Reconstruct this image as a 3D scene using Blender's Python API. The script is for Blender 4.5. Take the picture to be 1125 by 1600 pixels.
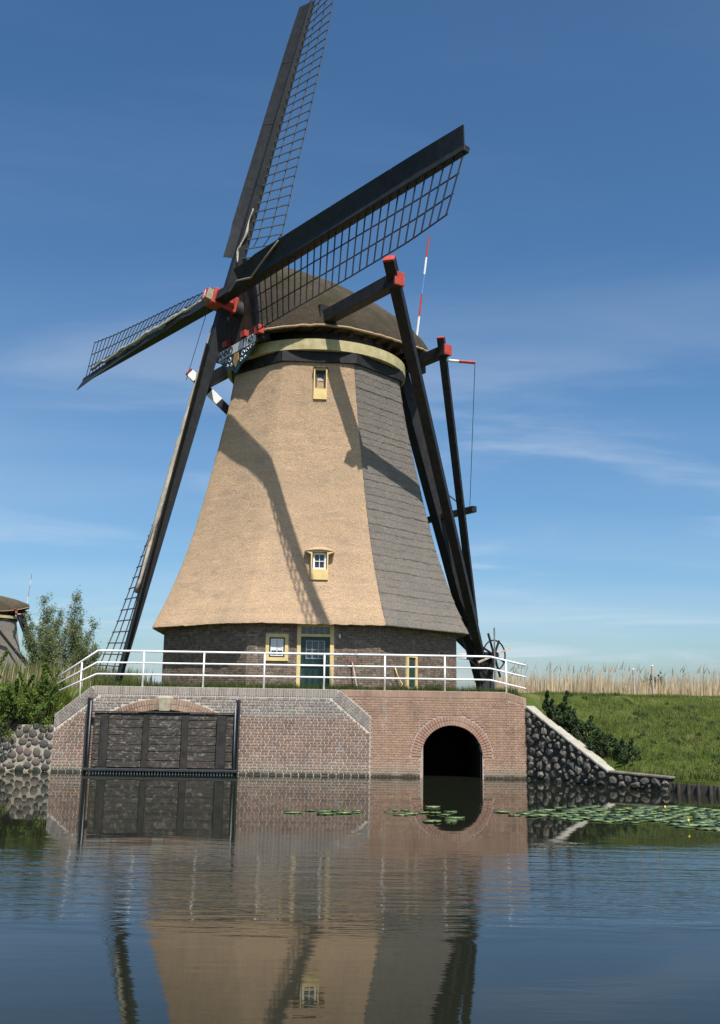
import bpy, bmesh, math, random
import numpy as np
from mathutils import Vector, Matrix, noise as mnoise
random.seed(11); RNG = np.random.default_rng(11)
for o in list(bpy.data.objects): bpy.data.objects.remove(o)
SC = bpy.context.scene; COL = SC.collection
R = math.radians
# ------------------------------------------------------------------ camera
TILT, ROLL, FPX = math.atan(350/1600), R(0.9), 1600.0
Fv = Vector((0, math.cos(TILT), math.sin(TILT))); Uv = Vector((0, -math.sin(TILT), math.cos(TILT))); Rv = Vector((1, 0, 0))
R2 = Rv*math.cos(ROLL)+Uv*math.sin(ROLL); U2 = Uv*math.cos(ROLL)-Rv*math.sin(ROLL)
cd = bpy.data.cameras.new('camera'); cam = bpy.data.objects.new('camera', cd); COL.objects.link(cam)
m3 = Matrix((R2, U2, -Fv)).transposed(); cam.matrix_world = Matrix.Translation((0, 0, 2.0)) @ m3.to_4x4()
cd.sensor_fit = 'HORIZONTAL'; cd.sensor_width = 36; cd.lens = FPX/1125*36; cd.shift_y = -50/1125
cd.clip_start = 0.1; cd.clip_end = 9000; SC.camera = cam
# ------------------------------------------------------------------ light
TO_SUN = Vector((1.00, -2.97, 4.98)).normalized()
W = bpy.data.worlds.new('World'); SC.world = W; W.use_nodes = True
def build_world():
    nt = W.node_tree; N = nt.nodes; L = nt.links; N.clear()
    out = N.new('ShaderNodeOutputWorld'); bg = N.new('ShaderNodeBackground'); bg.inputs[1].default_value = 0.108
    sky = N.new('ShaderNodeTexSky'); sky.sky_type = 'NISHITA'; sky.sun_disc = False
    sky.sun_elevation = math.asin(TO_SUN.z); sky.sun_rotation = math.atan2(TO_SUN.x, TO_SUN.y)
    sky.air_density = 0.78; sky.dust_density = 1.5; sky.ozone_density = 1.8; sky.altitude = 0
    hs = N.new('ShaderNodeHueSaturation'); hs.inputs['Saturation'].default_value = 1.22; hs.inputs['Value'].default_value = 1.0
    tn = N.new('ShaderNodeMix'); tn.data_type = 'RGBA'; tn.blend_type = 'MULTIPLY'; tn.inputs[0].default_value = 1.0; tn.inputs[7].default_value = (.915, 1.0, 1.0, 1)
    L.new(sky.outputs[0], tn.inputs[6]); L.new(tn.outputs[2], hs.inputs['Color'])
    # thin cirrus: streaky noise on the sky direction projected to a high flat layer
    tc = N.new('ShaderNodeTexCoord'); sep = N.new('ShaderNodeSeparateXYZ'); L.new(tc.outputs['Generated'], sep.inputs[0])
    zc = N.new('ShaderNodeMath'); zc.operation = 'MAXIMUM'; zc.inputs[1].default_value = 0.0; L.new(sep.outputs[2], zc.inputs[0])
    za = N.new('ShaderNodeMath'); za.operation = 'ADD'; za.inputs[1].default_value = 0.12; L.new(zc.outputs[0], za.inputs[0])
    dx = N.new('ShaderNodeMath'); dx.operation = 'DIVIDE'; L.new(sep.outputs[0], dx.inputs[0]); L.new(za.outputs[0], dx.inputs[1])
    dy = N.new('ShaderNodeMath'); dy.operation = 'DIVIDE'; L.new(sep.outputs[1], dy.inputs[0]); L.new(za.outputs[0], dy.inputs[1])
    cmb = N.new('ShaderNodeCombineXYZ'); L.new(dx.outputs[0], cmb.inputs[0]); L.new(dy.outputs[0], cmb.inputs[1])
    mp = N.new('ShaderNodeMapping'); mp.inputs['Rotation'].default_value = (0, 0, R(14)); mp.inputs['Scale'].default_value = (0.5, 1.25, 1); mp.inputs['Location'].default_value = (1.9, 0.35, 0)
    L.new(cmb.outputs[0], mp.inputs[0])
    n1 = N.new('ShaderNodeTexNoise'); n1.inputs['Scale'].default_value = 1.1; n1.inputs['Detail'].default_value = 7; n1.inputs['Roughness'].default_value = 0.55; n1.inputs['Distortion'].default_value = 0.7
    L.new(mp.outputs[0], n1.inputs['Vector'])
    mr = N.new('ShaderNodeMapRange'); mr.interpolation_type = 'SMOOTHSTEP'; mr.inputs[1].default_value = 0.48; mr.inputs[2].default_value = 0.74; mr.inputs[3].default_value = 0; mr.inputs[4].default_value = 0.46
    L.new(n1.outputs[0], mr.inputs[0])
    lo = N.new('ShaderNodeMapRange'); lo.interpolation_type = 'SMOOTHSTEP'; lo.inputs[1].default_value = 0.42; lo.inputs[2].default_value = 0.16; lo.inputs[3].default_value = 0.10; lo.inputs[4].default_value = 1.0; L.new(sep.outputs[2], lo.inputs[0])
    n2 = N.new('ShaderNodeTexNoise'); n2.inputs['Scale'].default_value = 0.45; n2.inputs['Detail'].default_value = 3; L.new(mp.outputs[0], n2.inputs['Vector'])
    veil = N.new('ShaderNodeMapRange'); veil.interpolation_type = 'SMOOTHSTEP'; veil.inputs[1].default_value = 0.36; veil.inputs[2].default_value = 0.70; veil.inputs[3].default_value = 0.02; veil.inputs[4].default_value = 0.26; L.new(n2.outputs[0], veil.inputs[0])
    ad = N.new('ShaderNodeMath'); ad.operation = 'ADD'; L.new(mr.outputs[0], ad.inputs[0]); L.new(veil.outputs[0], ad.inputs[1])
    ml = N.new('ShaderNodeMath'); ml.operation = 'MULTIPLY'; L.new(ad.outputs[0], ml.inputs[0]); L.new(lo.outputs[0], ml.inputs[1])
    mx = N.new('ShaderNodeMix'); mx.data_type = 'RGBA'; L.new(ml.outputs[0], mx.inputs[0]); L.new(hs.outputs[0], mx.inputs[6]); mx.inputs[7].default_value = (5.4, 5.9, 6.5, 1)
    L.new(mx.outputs[2], bg.inputs[0]); L.new(bg.outputs[0], out.inputs[0])
build_world()
sd = bpy.data.lights.new('sun', 'SUN'); sd.energy = 5.0; sd.angle = R(0.53); sd.color = (1, 0.95, 0.87)
sun = bpy.data.objects.new('sun', sd); COL.objects.link(sun); sun.rotation_euler = TO_SUN.to_track_quat('Z', 'Y').to_euler(); sun.location = (20, -40, 60)
SC.render.engine = 'CYCLES'; SC.view_settings.view_transform = 'Standard'; SC.view_settings.look = 'None'
SC.view_settings.exposure = 0.4; SC.view_settings.gamma = 1.0; SC.view_settings.use_curve_mapping = False
SC.cycles.max_bounces = 6; SC.cycles.transparent_max_bounces = 6
# ------------------------------------------------------------------ materials
class MT:
    def __init__(s, name, rough=0.85, spec=0.3):
        s.m = bpy.data.materials.new(name); s.m.use_nodes = True; s.nt = s.m.node_tree; s.N = s.nt.nodes; s.L = s.nt.links
        s.b = s.N['Principled BSDF']; s.b.inputs['Roughness'].default_value = rough; s.b.inputs['Specular IOR Level'].default_value = spec
        s.pos = s.N.new('ShaderNodeNewGeometry')
    def map(s, scale, src=None):
        m = s.N.new('ShaderNodeMapping'); m.inputs['Scale'].default_value = scale; s.L.new(src or s.pos.outputs['Position'], m.inputs[0]); return m.outputs[0]
    def noise(s, scale, detail=3, rough=.55, vec=None, dist=0):
        n = s.N.new('ShaderNodeTexNoise'); n.inputs['Scale'].default_value = scale; n.inputs['Detail'].default_value = detail; n.inputs['Roughness'].default_value = rough; n.inputs['Distortion'].default_value = dist
        s.L.new(vec or s.pos.outputs['Position'], n.inputs['Vector']); return n.outputs[0]
    def ramp(s, fac, stops):
        r = s.N.new('ShaderNodeValToRGB'); e = r.color_ramp.elements
        while len(e) < len(stops): e.new(0.5)
        for i, (p, c) in enumerate(stops): e[i].position = p; e[i].color = (*c, 1) if len(c) == 3 else c
        s.L.new(fac, r.inputs[0]); return r.outputs[0]
    def rng(s, v, a, b, c=0., d=1.):
        r = s.N.new('ShaderNodeMapRange'); r.inputs[1].default_value = a; r.inputs[2].default_value = b; r.inputs[3].default_value = c; r.inputs[4].default_value = d; s.L.new(v, r.inputs[0]); return r.outputs[0]
    def mul(s, a, b, op='MULTIPLY'):
        n = s.N.new('ShaderNodeMath'); n.operation = op
        for i, v in enumerate((a, b)):
            if isinstance(v, (int, float)): n.inputs[i].default_value = v
            else: s.L.new(v, n.inputs[i])
        return n.outputs[0]
    def mix(s, fac, a, b, mode='MIX'):
        n = s.N.new('ShaderNodeMix'); n.data_type = 'RGBA'; n.blend_type = mode
        for i, v in ((0, fac), (6, a), (7, b)):
            if isinstance(v, (int, float)): n.inputs[i].default_value = v
            elif isinstance(v, tuple): n.inputs[i].default_value = (*v, 1)
            else: s.L.new(v, n.inputs[i])
        return n.outputs[2]
    def sepz(s):
        n = s.N.new('ShaderNodeSeparateXYZ'); s.L.new(s.pos.outputs['Position'], n.inputs[0]); return n.outputs
    def rand(s, kind):
        if kind == 'island': return s.pos.outputs['Random Per Island']
        n = s.N.new('ShaderNodeObjectInfo'); return n.outputs['Random']
    def bump(s, h, strength=.5, dist=.02):
        n = s.N.new('ShaderNodeBump'); n.inputs['Strength'].default_value = strength; n.inputs['Distance'].default_value = dist; s.L.new(h, n.inputs['Height']); s.L.new(n.outputs[0], s.b.inputs['Normal'])
    def col(s, c):
        if isinstance(c, tuple): s.b.inputs['Base Color'].default_value = (*c, 1)
        else: s.L.new(c, s.b.inputs['Base Color'])
        return s.m
def k(c, f): return tuple(min(1, x*f) for x in c)
def simple(name, c, rough=.6, var=.25, scale=6, spec=.3, bump=0, wear=None):
    t = MT(name, rough, spec); n = t.noise(scale, 5, .6)
    x = t.ramp(n, [(.3, k(c, 1-var)), (.7, k(c, 1+var))])
    if wear:
        w = t.rng(t.noise(scale*2.3, 6, .7), .60, .72); x = t.mix(w, x, wear)
    if bump: t.bump(t.noise(scale*6, 4, .6), bump, .01)
    return t.col(x)
def thatch(name, c, var=.35, moss=None, stretch=(1, 1, 1), bl=.9):
    t = MT(name, .95, .1); t.b.inputs['Diffuse Roughness'].default_value = 1.0
    fine = t.noise(34, 3, .7, t.map((1, 1, .55))); mid = t.noise(9, 4, .6); big = t.noise(.5, 4, .6); lay = t.noise(1.6, 4, .6, t.map((.25, .25, 3.2)))
    x = t.ramp(fine, [(.30, k(c, 1-var*1.25)), (.5, c), (.70, k(c, 1+var))])
    x = t.mix(t.rng(mid, .38, .68, 0, .45), x, k(c, .72))
    x = t.mix(t.rng(lay, .42, .66, 0, .35), x, k(c, 1.18))
    x = t.mix(t.rng(big, .42, .66, 0, .45), x, (c[0]*.80, c[1]*.82, c[2]*.88))
    x = t.mix(t.rng(t.noise(1.0, 5, .7, t.map((1.6, 1.6, .22))), .50, .70, 0, .30), x, k(c, .70))
    x = t.mix(t.rng(t.noise(2.3, 5, .7, t.map((.5, .5, 1.4))), .52, .64, 0, .48), x, (c[0]*.70, c[1]*.72, c[2]*.80))
    if moss: x = t.mix(t.rng(t.noise(1.1, 5, .65), .45, .62, 0, .8), x, moss)
    t.bump(t.mul(fine, t.mul(mid, .6, 'ADD')), bl, .05)
    return t.col(x)
def thatch_mixed():
    t = MT('thatch_mixed', .95, .1); f = t.noise(30, 3, .7); g = t.rng(t.noise(4, 5, .75, t.map((1, 1, 1.6))), .44, .56)
    a_ = t.ramp(f, [(.3, (.36, .26, .17)), (.7, (.74, .55, .37))]); b_ = t.ramp(f, [(.3, (.12, .105, .09)), (.7, (.33, .295, .26))]); t.bump(f, .9, .05); return t.col(t.mix(g, a_, b_))
def brickm(name, cols, kind, water=True, lime=.5, dirt=.35):
    t = MT(name, .9, .15); r = t.rand(kind)
    n = len(cols); x = t.ramp(r, [(i/(n-1), c) for i, c in enumerate(cols)])
    x = t.mix(t.rng(t.noise(1.6, 5, .7, t.map((2.6, 2.6, .3))), .50, .68, 0, dirt*.9), x, (.10, .085, .07))
    f = t.noise(45, 4, .65); x = t.mix(1.0, x, t.ramp(f, [(.3, (.62, .62, .62)), (.7, (1.25, 1.22, 1.2))]), 'MULTIPLY')
    x = t.mix(t.rng(t.noise(1.3, 6, .65), .50, .68, 0, dirt), x, (.05, .045, .04))
    x = t.mix(t.rng(t.noise(9, 6, .75), .58, .70, 0, lime), x, (.46, .42, .37))
    if water:
        o = t.sepz(); zz = t.mul(o[2], t.mul(t.noise(2.2, 5, .6), .14), 'SUBTRACT')
        x = t.mix(t.rng(zz, .40, -.02, 0, .45), x, (.42, .38, .31))
        x = t.mix(t.rng(zz, .22, -.03, 0, .55), x, (.13, .125, .075))
        x = t.mix(t.rng(zz, .03, -.03, 0, .9), x, (.035, .033, .025))
    x = t.mix(t.rng(t.noise(3.1, 5, .75, t.map((2.2, 2.2, .16))), .58, .70, 0, lime), x, (.50, .47, .42))
    t.bump(f, .5, .006); return t.col(x)
def leafm(name, a, b, c, trans=.25):
    t = MT(name, .6, .25); x = t.ramp(t.rand('island'), [(0, a), (.5, b), (1, c)])
    x = t.mix(t.rng(t.noise(1.0, 3), .4, .65, 0, .5), x, k(b, .62)); t.col(x)
    if trans:
        tr = t.N.new('ShaderNodeBsdfTranslucent'); t.L.new(x, tr.inputs[0]); mx = t.N.new('ShaderNodeMixShader'); mx.inputs[0].default_value = trans
        t.L.new(t.b.outputs[0], mx.inputs[1]); t.L.new(tr.outputs[0], mx.inputs[2]); t.L.new(mx.outputs[0], t.N['Material Output'].inputs[0])
    return t.m
M = {}
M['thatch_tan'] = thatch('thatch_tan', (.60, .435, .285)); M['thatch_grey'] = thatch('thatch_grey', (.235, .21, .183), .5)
M['thatch_mixed'] = thatch_mixed(); M['thatch_cap'] = thatch('thatch_cap', (.115, .090, .065), .5, (.062, .060, .034)); M['thatch_dark'] = thatch('thatch_dark', (.10, .08, .06), .3)
M['tar'] = simple('tarred_wood', (.018, .017, .018), .6, .5, 4, .3, .5, (.055, .052, .05))
M['sailblack'] = simple('sail_black_paint', (.016, .018, .020), .6, .35, 3, .25, .2, (.05, .05, .05))
M['lath'] = simple('lath_wood', (.075, .072, .07), .7, .4, 4)
M['lath_dark'] = simple('lath_dark_wood', (.018, .020, .026), .6, .3, 4)
M['yellow'] = simple('cream_yellow_paint', (.66, .50, .22), .5, .12, 4, .35, .1, (.50, .38, .18))
M['ochre'] = simple('ochre_board_paint', (.43, .37, .20), .6, .25, 3, .3, .15, (.27, .22, .10))
M['white'] = simple('white_paint', (.78, .78, .77), .45, .08, 5, .35, .1, (.62, .60, .56))
M['whitewood'] = simple('white_window_paint', (.72, .73, .74), .5, .1, 8, .3)
M['red'] = simple('red_paint', (.40, .055, .042), .55, .3, 7, .3, .2, (.24, .05, .04))
M['blue'] = simple('blue_paint', (.10, .22, .50), .5, .15, 6)
M['green'] = simple('dark_green_paint', (.016, .046, .042), .4, .25, 5, .4, .1)
M['teal'] = simple('teal_paint', (.018, .060, .062), .5, .3, 8, .3)
M['paleblue'] = simple('pale_blue_paint', (.26, .33, .37), .5, .2, 8)
M['gold'] = simple('gold_paint', (.45, .27, .10), .5, .2, 8)
M['frontboard'] = simple('cap_front_boards', (.045, .028, .022), .7, .5, 4, .2, .3)
M['curtain'] = simple('curtain_cloth', (.66, .68, .70), .8, .1, 9)
M['cloth'] = simple('sail_cloth', (.36, .33, .27), .9, .25, 6, .1, .5)
M['redcloth'] = simple('brown_sail_cloth', (.20, .12, .09), .9, .25, 6, .1, .5)
M['rope'] = simple('rope_fibre', (.30, .25, .17), .9, .2, 20)
M['cable'] = simple('dark_cable', (.05, .05, .05), .6, .2, 20)
M['steel'] = simple('dark_steel', (.030, .034, .036), .45, .4, 8, .45, .2, (.10, .09, .08))
M['galv'] = simple('galvanised_steel', (.16, .18, .19), .45, .25, 8, .5)
M['concrete'] = simple('pale_concrete', (.34, .32, .27), .9, .2, 3, .2, .4, (.27, .25, .20))
M['oldcoping'] = simple('old_coping_stone', (.17, .155, .12), .9, .35, 4, .2, .5, (.09, .09, .06))
M['keystone'] = simple('keystone', (.33, .30, .22), .9, .25, 9, .2, .4, (.20, .20, .12))
M['post_wood'] = simple('weathered_post', (.45, .36, .28), .85, .3, 6)
M['stake'] = simple('bank_stake_wood', (.06, .052, .043), .85, .4, 6, .2, .4)
M['bark'] = simple('bark', (.085, .07, .05), .9, .3, 12, .1, .4)
M['mortar'] = simple('lime_mortar', (.52, .47, .40), .95, .2, 14, .1, .5); M['mortar_dark'] = simple('old_mortar', (.27, .24, .21), .95, .35, 14, .1, .5)
M['mortar_red'] = simple('reddish_mortar', (.40, .31, .255), .95, .2, 10, .1, .4)
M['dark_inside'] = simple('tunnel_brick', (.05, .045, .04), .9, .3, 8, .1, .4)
def gatewood():
    t = MT('gate_planks', .8, .2); g = t.noise(3, 6, .7, t.map((.6, 1, 9))); x = t.ramp(g, [(.3, (.022, .021, .02)), (.55, (.055, .05, .045)), (.75, (.11, .095, .085))])
    x = t.mix(t.rng(t.noise(7, 7, .8, t.map((1, 1, 2.2))), .53, .62, 0, .8), x, (.26, .24, .21)); x = t.mix(t.rng(t.noise(2.2, 4, .6, t.map((.5, 1, 2))), .5, .7, 0, .5), x, (.085, .06, .05))
    t.bump(g, .5, .015); return t.col(x)
M['gate'] = gatewood()
M['gatepost'] = simple('gate_post_wood', (.035, .032, .030), .8, .4, 5, .2, .4, (.075, .06, .05))
LB = [(.23, .165, .14), (.32, .205, .155), (.27, .19, .155), (.36, .24, .18), (.25, .19, .165), (.34, .22, .175)]
GB = [(.26, .235, .215), (.33, .30, .275), (.23, .205, .19), (.37, .335, .30), (.28, .235, .21)]
RB = [(.34, .215, .15), (.40, .265, .185), (.36, .245, .175), (.43, .28, .20), (.32, .215, .155)]
AB = [(.34, .235, .165), (.40, .28, .20), (.30, .205, .15), (.37, .25, .18)]
VB = [(.38, .225, .16), (.41, .26, .19), (.36, .22, .16)]
DB = [(.14, .105, .082), (.215, .152, .115), (.11, .088, .07), (.25, .185, .145), (.17, .125, .098), (.31, .25, .20)]
for nm, c, kw in (('red', LB, dict(lime=.4)), ('grey', GB, dict(lime=.4, dirt=.3)), ('pink', RB, dict(lime=.3, dirt=.3)), ('arch', AB, dict(lime=.2)), ('rarch', VB, dict(lime=.2, dirt=.1)), ('mill', DB, dict(water=False, lime=.55, dirt=.2))):
    M['bo_'+nm] = brickm('brick_'+nm, c, 'obj', **kw); M['bi_'+nm] = brickm('brick_mass_'+nm, c, 'island', **kw)
def stonem(name, cols, wet=True):
    t = MT(name, .75, .3); x = t.ramp(t.rand('obj'), [(i/(len(cols)-1), c) for i, c in enumerate(cols)])
    f = t.noise(22, 5, .65); x = t.mix(1., x, t.ramp(f, [(.3, (.6, .6, .6)), (.72, (1.3, 1.3, 1.3))]), 'MULTIPLY')
    o = t.sepz(); zz = t.mul(o[2], t.mul(t.noise(3, 4), .2), 'SUBTRACT'); x = t.mix(t.rng(zz, .06, -.05, 0, .9), x, (.02, .022, .016))
    x = t.mix(t.rng(t.noise(5, 5, .7), .56, .68, 0, .4), x, (.16, .16, .13)); t.bump(f, .6, .01); return t.col(x)
M['stone'] = stonem('field_stone', [(.085, .08, .076), (.12, .105, .095), (.07, .07, .072), (.16, .12, .10), (.10, .095, .088)])
M['stone_wing'] = stonem('wing_wall_stone', [(.08, .075, .066), (.13, .117, .098), (.06, .06, .056), (.19, .17, .135), (.10, .092, .082)])
M['stone_mortar'] = simple('pale_stone_mortar', (.34, .31, .23), .95, .25, 8, .1, .5, (.30, .28, .2)); M['wing_mortar'] = simple('dark_wing_mortar', (.055, .053, .046), .95, .3, 8, .1, .5)
def glassm():
    t = MT('window_glass', .03, .6); t.b.inputs['Base Color'].default_value = (.02, .028, .035, 1); t.bump(t.noise(2.5, 2), .15, .02); return t.m
M['glass'] = glassm()
def groundm():
    t = MT('turf_soil', .95, .1); x = t.ramp(t.noise(.8, 6, .65), [(.32, (.050, .080, .015)), (.52, (.085, .115, .025)), (.68, (.17, .155, .06))])
    x = t.mix(t.rng(t.noise(14, 4, .7), .45, .7, 0, .6), x, (.045, .05, .018)); t.bump(t.noise(30, 4, .7), .8, .05); return t.col(x)
M['ground'] = groundm()
M['grass'] = leafm('grass_blade', (.09, .14, .02), (.14, .195, .035), (.25, .245, .085), .35)
M['verge'] = leafm('verge_grass_blade', (.040, .075, .012), (.065, .105, .02), (.10, .12, .04), .3)
M['hedge'] = leafm('hedge_leaf', (.085, .150, .024), (.15, .235, .046), (.25, .32, .09), .45)
M['ivy'] = leafm('dark_shrub_leaf', (.026, .052, .018), (.045, .080, .026), (.085, .125, .05), .25)
M['willow'] = leafm('willow_leaf', (.15, .19, .075), (.215, .26, .115), (.31, .35, .20), .45)
M['fartree'] = leafm('far_tree_leaf', (.05, .075, .04), (.075, .10, .055), (.10, .125, .07), .2)
M['reed'] = leafm('dry_reed', (.46, .35, .21), (.58, .46, .30), (.70, .58, .41), .25); M['reedgreen'] = leafm('green_reed', (.09, .12, .03), (.14, .165, .05), (.27, .24, .11), .3)
M['plume'] = leafm('reed_plume', (.30, .23, .16), (.38, .30, .21), (.46, .38, .28), .3)
def padm():
    t = MT('lily_pad', .4, .45); x = t.ramp(t.rand('obj'), [(0, (.11, .17, .055)), (.5, (.155, .225, .08)), (1, (.21, .28, .115))]); x = t.mix(t.rng(t.noise(12, 4), .5, .7, 0, .4), x, (.14, .17, .06)); return t.col(x)
M['pad'] = padm(); M['flower'] = simple('yellow_flower', (.75, .55, .04), .5, .1); M['stem'] = simple('pond_stem', (.08, .12, .03), .6, .2)
def waterm():
    t = MT('canal_water', .02, .38); t.b.inputs['Base Color'].default_value = (.012, .014, .009, 1); t.b.inputs['IOR'].default_value = 1.333
    o = t.sepz()
    wob = t.mul(o[1], t.mul(t.noise(.25, 3, .6, t.map((.5, 1, 1))), 6.0), 'ADD')          # ragged edge of the wind-ruffled lane
    lane = t.mul(t.rng(wob, 19.6, 15.4, 0, 1), t.rng(wob, 12.4, 14.4, .07, 1))
    a = t.noise(1.7, 2, .5, t.map((.32, 1.9, 1))); b = t.noise(3.6, 3, .6, t.map((.4, 2.0, 1))); c2 = t.noise(.9, 2, .5, t.map((.3, 1.1, 1)))
    h = t.mul(t.mul(t.mul(a, .8), t.mul(b, .45), 'ADD'), lane); h = t.mul(h, t.mul(c2, .10), 'ADD'); h = t.mul(h, t.mul(b, .010), 'ADD')
    t.bump(h, 1.0, .019); return t.m
M['water'] = waterm()
# ------------------------------------------------------------------ mesh helpers
WM = {}
def link(o, parent=None):
    COL.objects.link(o); WM[o.name] = o.matrix_basis.copy() if parent is None else None
    if parent is not None:
        o.parent = parent; pw = PW(parent); o.matrix_parent_inverse = pw.inverted()
    return o
def PW(p):
    # world matrix without depsgraph
    if p.parent is None: return p.matrix_basis.copy()
    return PW(p.parent) @ p.matrix_parent_inverse @ p.matrix_basis
def tag(o, label=None, cat=None, group=None, kind=None):
    for kk, v in (('label', label), ('category', cat), ('group', group), ('kind', kind)):
        if v: o[kk] = v
    return o
def empty(name, loc, label=None, cat=None, group=None, parent=None):
    o = bpy.data.objects.new(name, None); o.location = loc; o.empty_display_size = .3; link(o, parent); return tag(o, label, cat, group)
CUBE = [(-.5, -.5, -.5), (.5, -.5, -.5), (.5, .5, -.5), (-.5, .5, -.5), (-.5, -.5, .5), (.5, -.5, .5), (.5, .5, .5), (-.5, .5, .5)]
CF = [(0, 3, 2, 1), (4, 5, 6, 7), (0, 1, 5, 4), (1, 2, 6, 5), (2, 3, 7, 6), (3, 0, 4, 7)]
class MB:
    def __init__(s): s.v = []; s.f = []
    def add(s, vs, fs):
        n = len(s.v); s.v += [tuple(x) for x in vs]; s.f += [tuple(i+n for i in f) for f in fs]; return s
    def box(s, c, size, rz=0, mat=None):
        mm = mat or Matrix.Rotation(rz, 3, 'Z'); c = Vector(c)
        return s.add([c+mm @ Vector((x*size[0], y*size[1], z*size[2])) for x, y, z in CUBE], CF)
    def boxb(s, x0, x1, y0, y1, z0, z1): return s.box(((x0+x1)/2, (y0+y1)/2, (z0+z1)/2), (x1-x0, y1-y0, z1-z0))
    def beam(s, p, q, w, h, w2=None, h2=None, up=(0, 0, 1)):
        p = Vector(p); q = Vector(q); d = (q-p).normalized(); a = d.cross(Vector(up))
        if a.length < 1e-4: a = d.cross(Vector((1, 0, 0)))
        a.normalize(); b = a.cross(d); w2 = w2 or w; h2 = h2 or h; vs = []
        for P, ww, hh in ((p, w, h), (q, w2, h2)):
            for sa, sb in ((-1, -1), (1, -1), (1, 1), (-1, 1)): vs.append(P+a*(sa*ww/2)+b*(sb*hh/2))
        return s.add(vs, [(3, 2, 1, 0), (4, 5, 6, 7), (0, 1, 5, 4), (1, 2, 6, 5), (2, 3, 7, 6), (3, 0, 4, 7)])
    def tube(s, pts, rad, n=8, cap=True):
        pts = [Vector(p) for p in pts]; rad = rad if isinstance(rad, (list, tuple)) else [rad]*len(pts); vs = []; fs = []
        pa = None
        for i, p in enumerate(pts):
            d = (pts[min(i+1, len(pts)-1)]-pts[max(i-1, 0)]).normalized()
            a = d.cross(Vector((0, 0, 1))) if pa is None else (pa-d*pa.dot(d))
            if a.length < 1e-3: a = d.cross(Vector((1, 0, 0)))
            a.normalize(); b = d.cross(a); pa = a
            for j in range(n): t = 2*math.pi*j/n; vs.append(p+a*(math.cos(t)*rad[i])+b*(math.sin(t)*rad[i]))
        for i in range(len(pts)-1):
            for j in range(n): jj = (j+1) % n; fs.append((i*n+j, i*n+jj, (i+1)*n+jj, (i+1)*n+j))
        if cap: fs.append(tuple(range(n-1, -1, -1))); fs.append(tuple((len(pts)-1)*n+j for j in range(n)))
        return s.add(vs, fs)
    def grid(s, rows):
        m = len(rows); n = len(rows[0])
        return s.add([p for r in rows for p in r], [(i*n+j, i*n+j+1, (i+1)*n+j+1, (i+1)*n+j) for i in range(m-1) for j in range(n-1)])
    def prism(s, poly, vec):
        n = len(poly); vec = Vector(vec); a = [Vector(p) for p in poly]
        return s.add(a+[p+vec for p in a], [tuple(range(n-1, -1, -1)), tuple(range(n, 2*n))]+[(i, (i+1) % n, n+(i+1) % n, n+i) for i in range(n)])
    def mesh(s, name):
        me = bpy.data.meshes.new(name); me.from_pydata(s.v, [], s.f); me.update(); return me
    def build(s, name, mat, parent=None, smooth=False, bevel=0, recalc=False):
        me = s.mesh(name)
        if recalc or bevel:
            bm = bmesh.new(); bm.from_mesh(me); bmesh.ops.recalc_face_normals(bm, faces=bm.faces)
            if bevel: bmesh.ops.bevel(bm, geom=bm.edges[:], offset=bevel, segments=1, affect='EDGES')
            bm.to_mesh(me); bm.free()
        me.materials.append(M[mat] if isinstance(mat, str) else mat)
        if smooth: me.shade_smooth()
        return link(bpy.data.objects.new(name, me), parent)
def inst(name, me, loc, scale=(1, 1, 1), rot=None, parent=None):
    o = bpy.data.objects.new(name, me); mb = Matrix.LocRotScale(Vector(loc), rot, Vector(scale)); o.matrix_basis = mb
    return link(o, parent)
def np_mesh(name, V, F, mat, parent=None, smooth=False):
    V = np.asarray(V, np.float32); F = np.asarray(F, np.int32); kx = F.shape[1]
    me = bpy.data.meshes.new(name); me.vertices.add(len(V)); me.vertices.foreach_set('co', V.ravel())
    me.loops.add(F.size); me.loops.foreach_set('vertex_index', F.ravel()); me.polygons.add(len(F))
    me.polygons.foreach_set('loop_start', np.arange(0, F.size, kx, dtype=np.int32)); me.update(calc_edges=True); me.materials.append(M[mat])
    if smooth: me.shade_smooth()
    return link(bpy.data.objects.new(name, me), parent)
_bm = {}
def brick_mesh(mat, vid):
    kk = (mat, vid)
    if kk not in _bm:
        rr = random.Random(vid); v = [tuple(c*(1+rr.uniform(-.10, .04)) for c in p) for p in CUBE]
        me = bpy.data.meshes.new('brick'); me.from_pydata(v, [], CF); me.update(); me.materials.append(M[mat]); _bm[kk] = me
    return _bm[kk]
def place_bricks(lst, parent, limit=300, name='brick'):
    """lst: (x,y,z centre, sx,sy,sz, rotation(Matrix3) , kind, priority)"""
    lst = sorted(lst, key=lambda b: -b[8]); rest = {}
    for i, b in enumerate(lst):
        if i < limit:
            inst(name if b[9] is None else b[9], brick_mesh('bo_'+b[7], i % 5), b[0:3], (b[3], b[4], b[5]), b[6].to_quaternion(), parent)
        else:
            mb = rest.setdefault(b[7], MB()); c = Vector(b[0:3]); rr = 1
            mb.add([c+b[6] @ Vector((x*b[3]*random.uniform(.92, 1.04), y*b[4]*random.uniform(.75, 1.2), z*b[5]*random.uniform(.88, 1.05))) for x, y, z in CUBE], CF)
    for kk, mb in rest.items(): tag(mb.build('brickwork', 'bi_'+kk, parent), kind='stuff')
I3 = Matrix.Identity(3)
def B(x, y, z, sx, sy, sz, rot=I3, kind='red', pr=0, nm=None): return (x, y, z, sx, sy, sz, rot, kind, pr, nm)
def interp(x, xs, ys): return float(np.interp(x, xs, ys))
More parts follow.
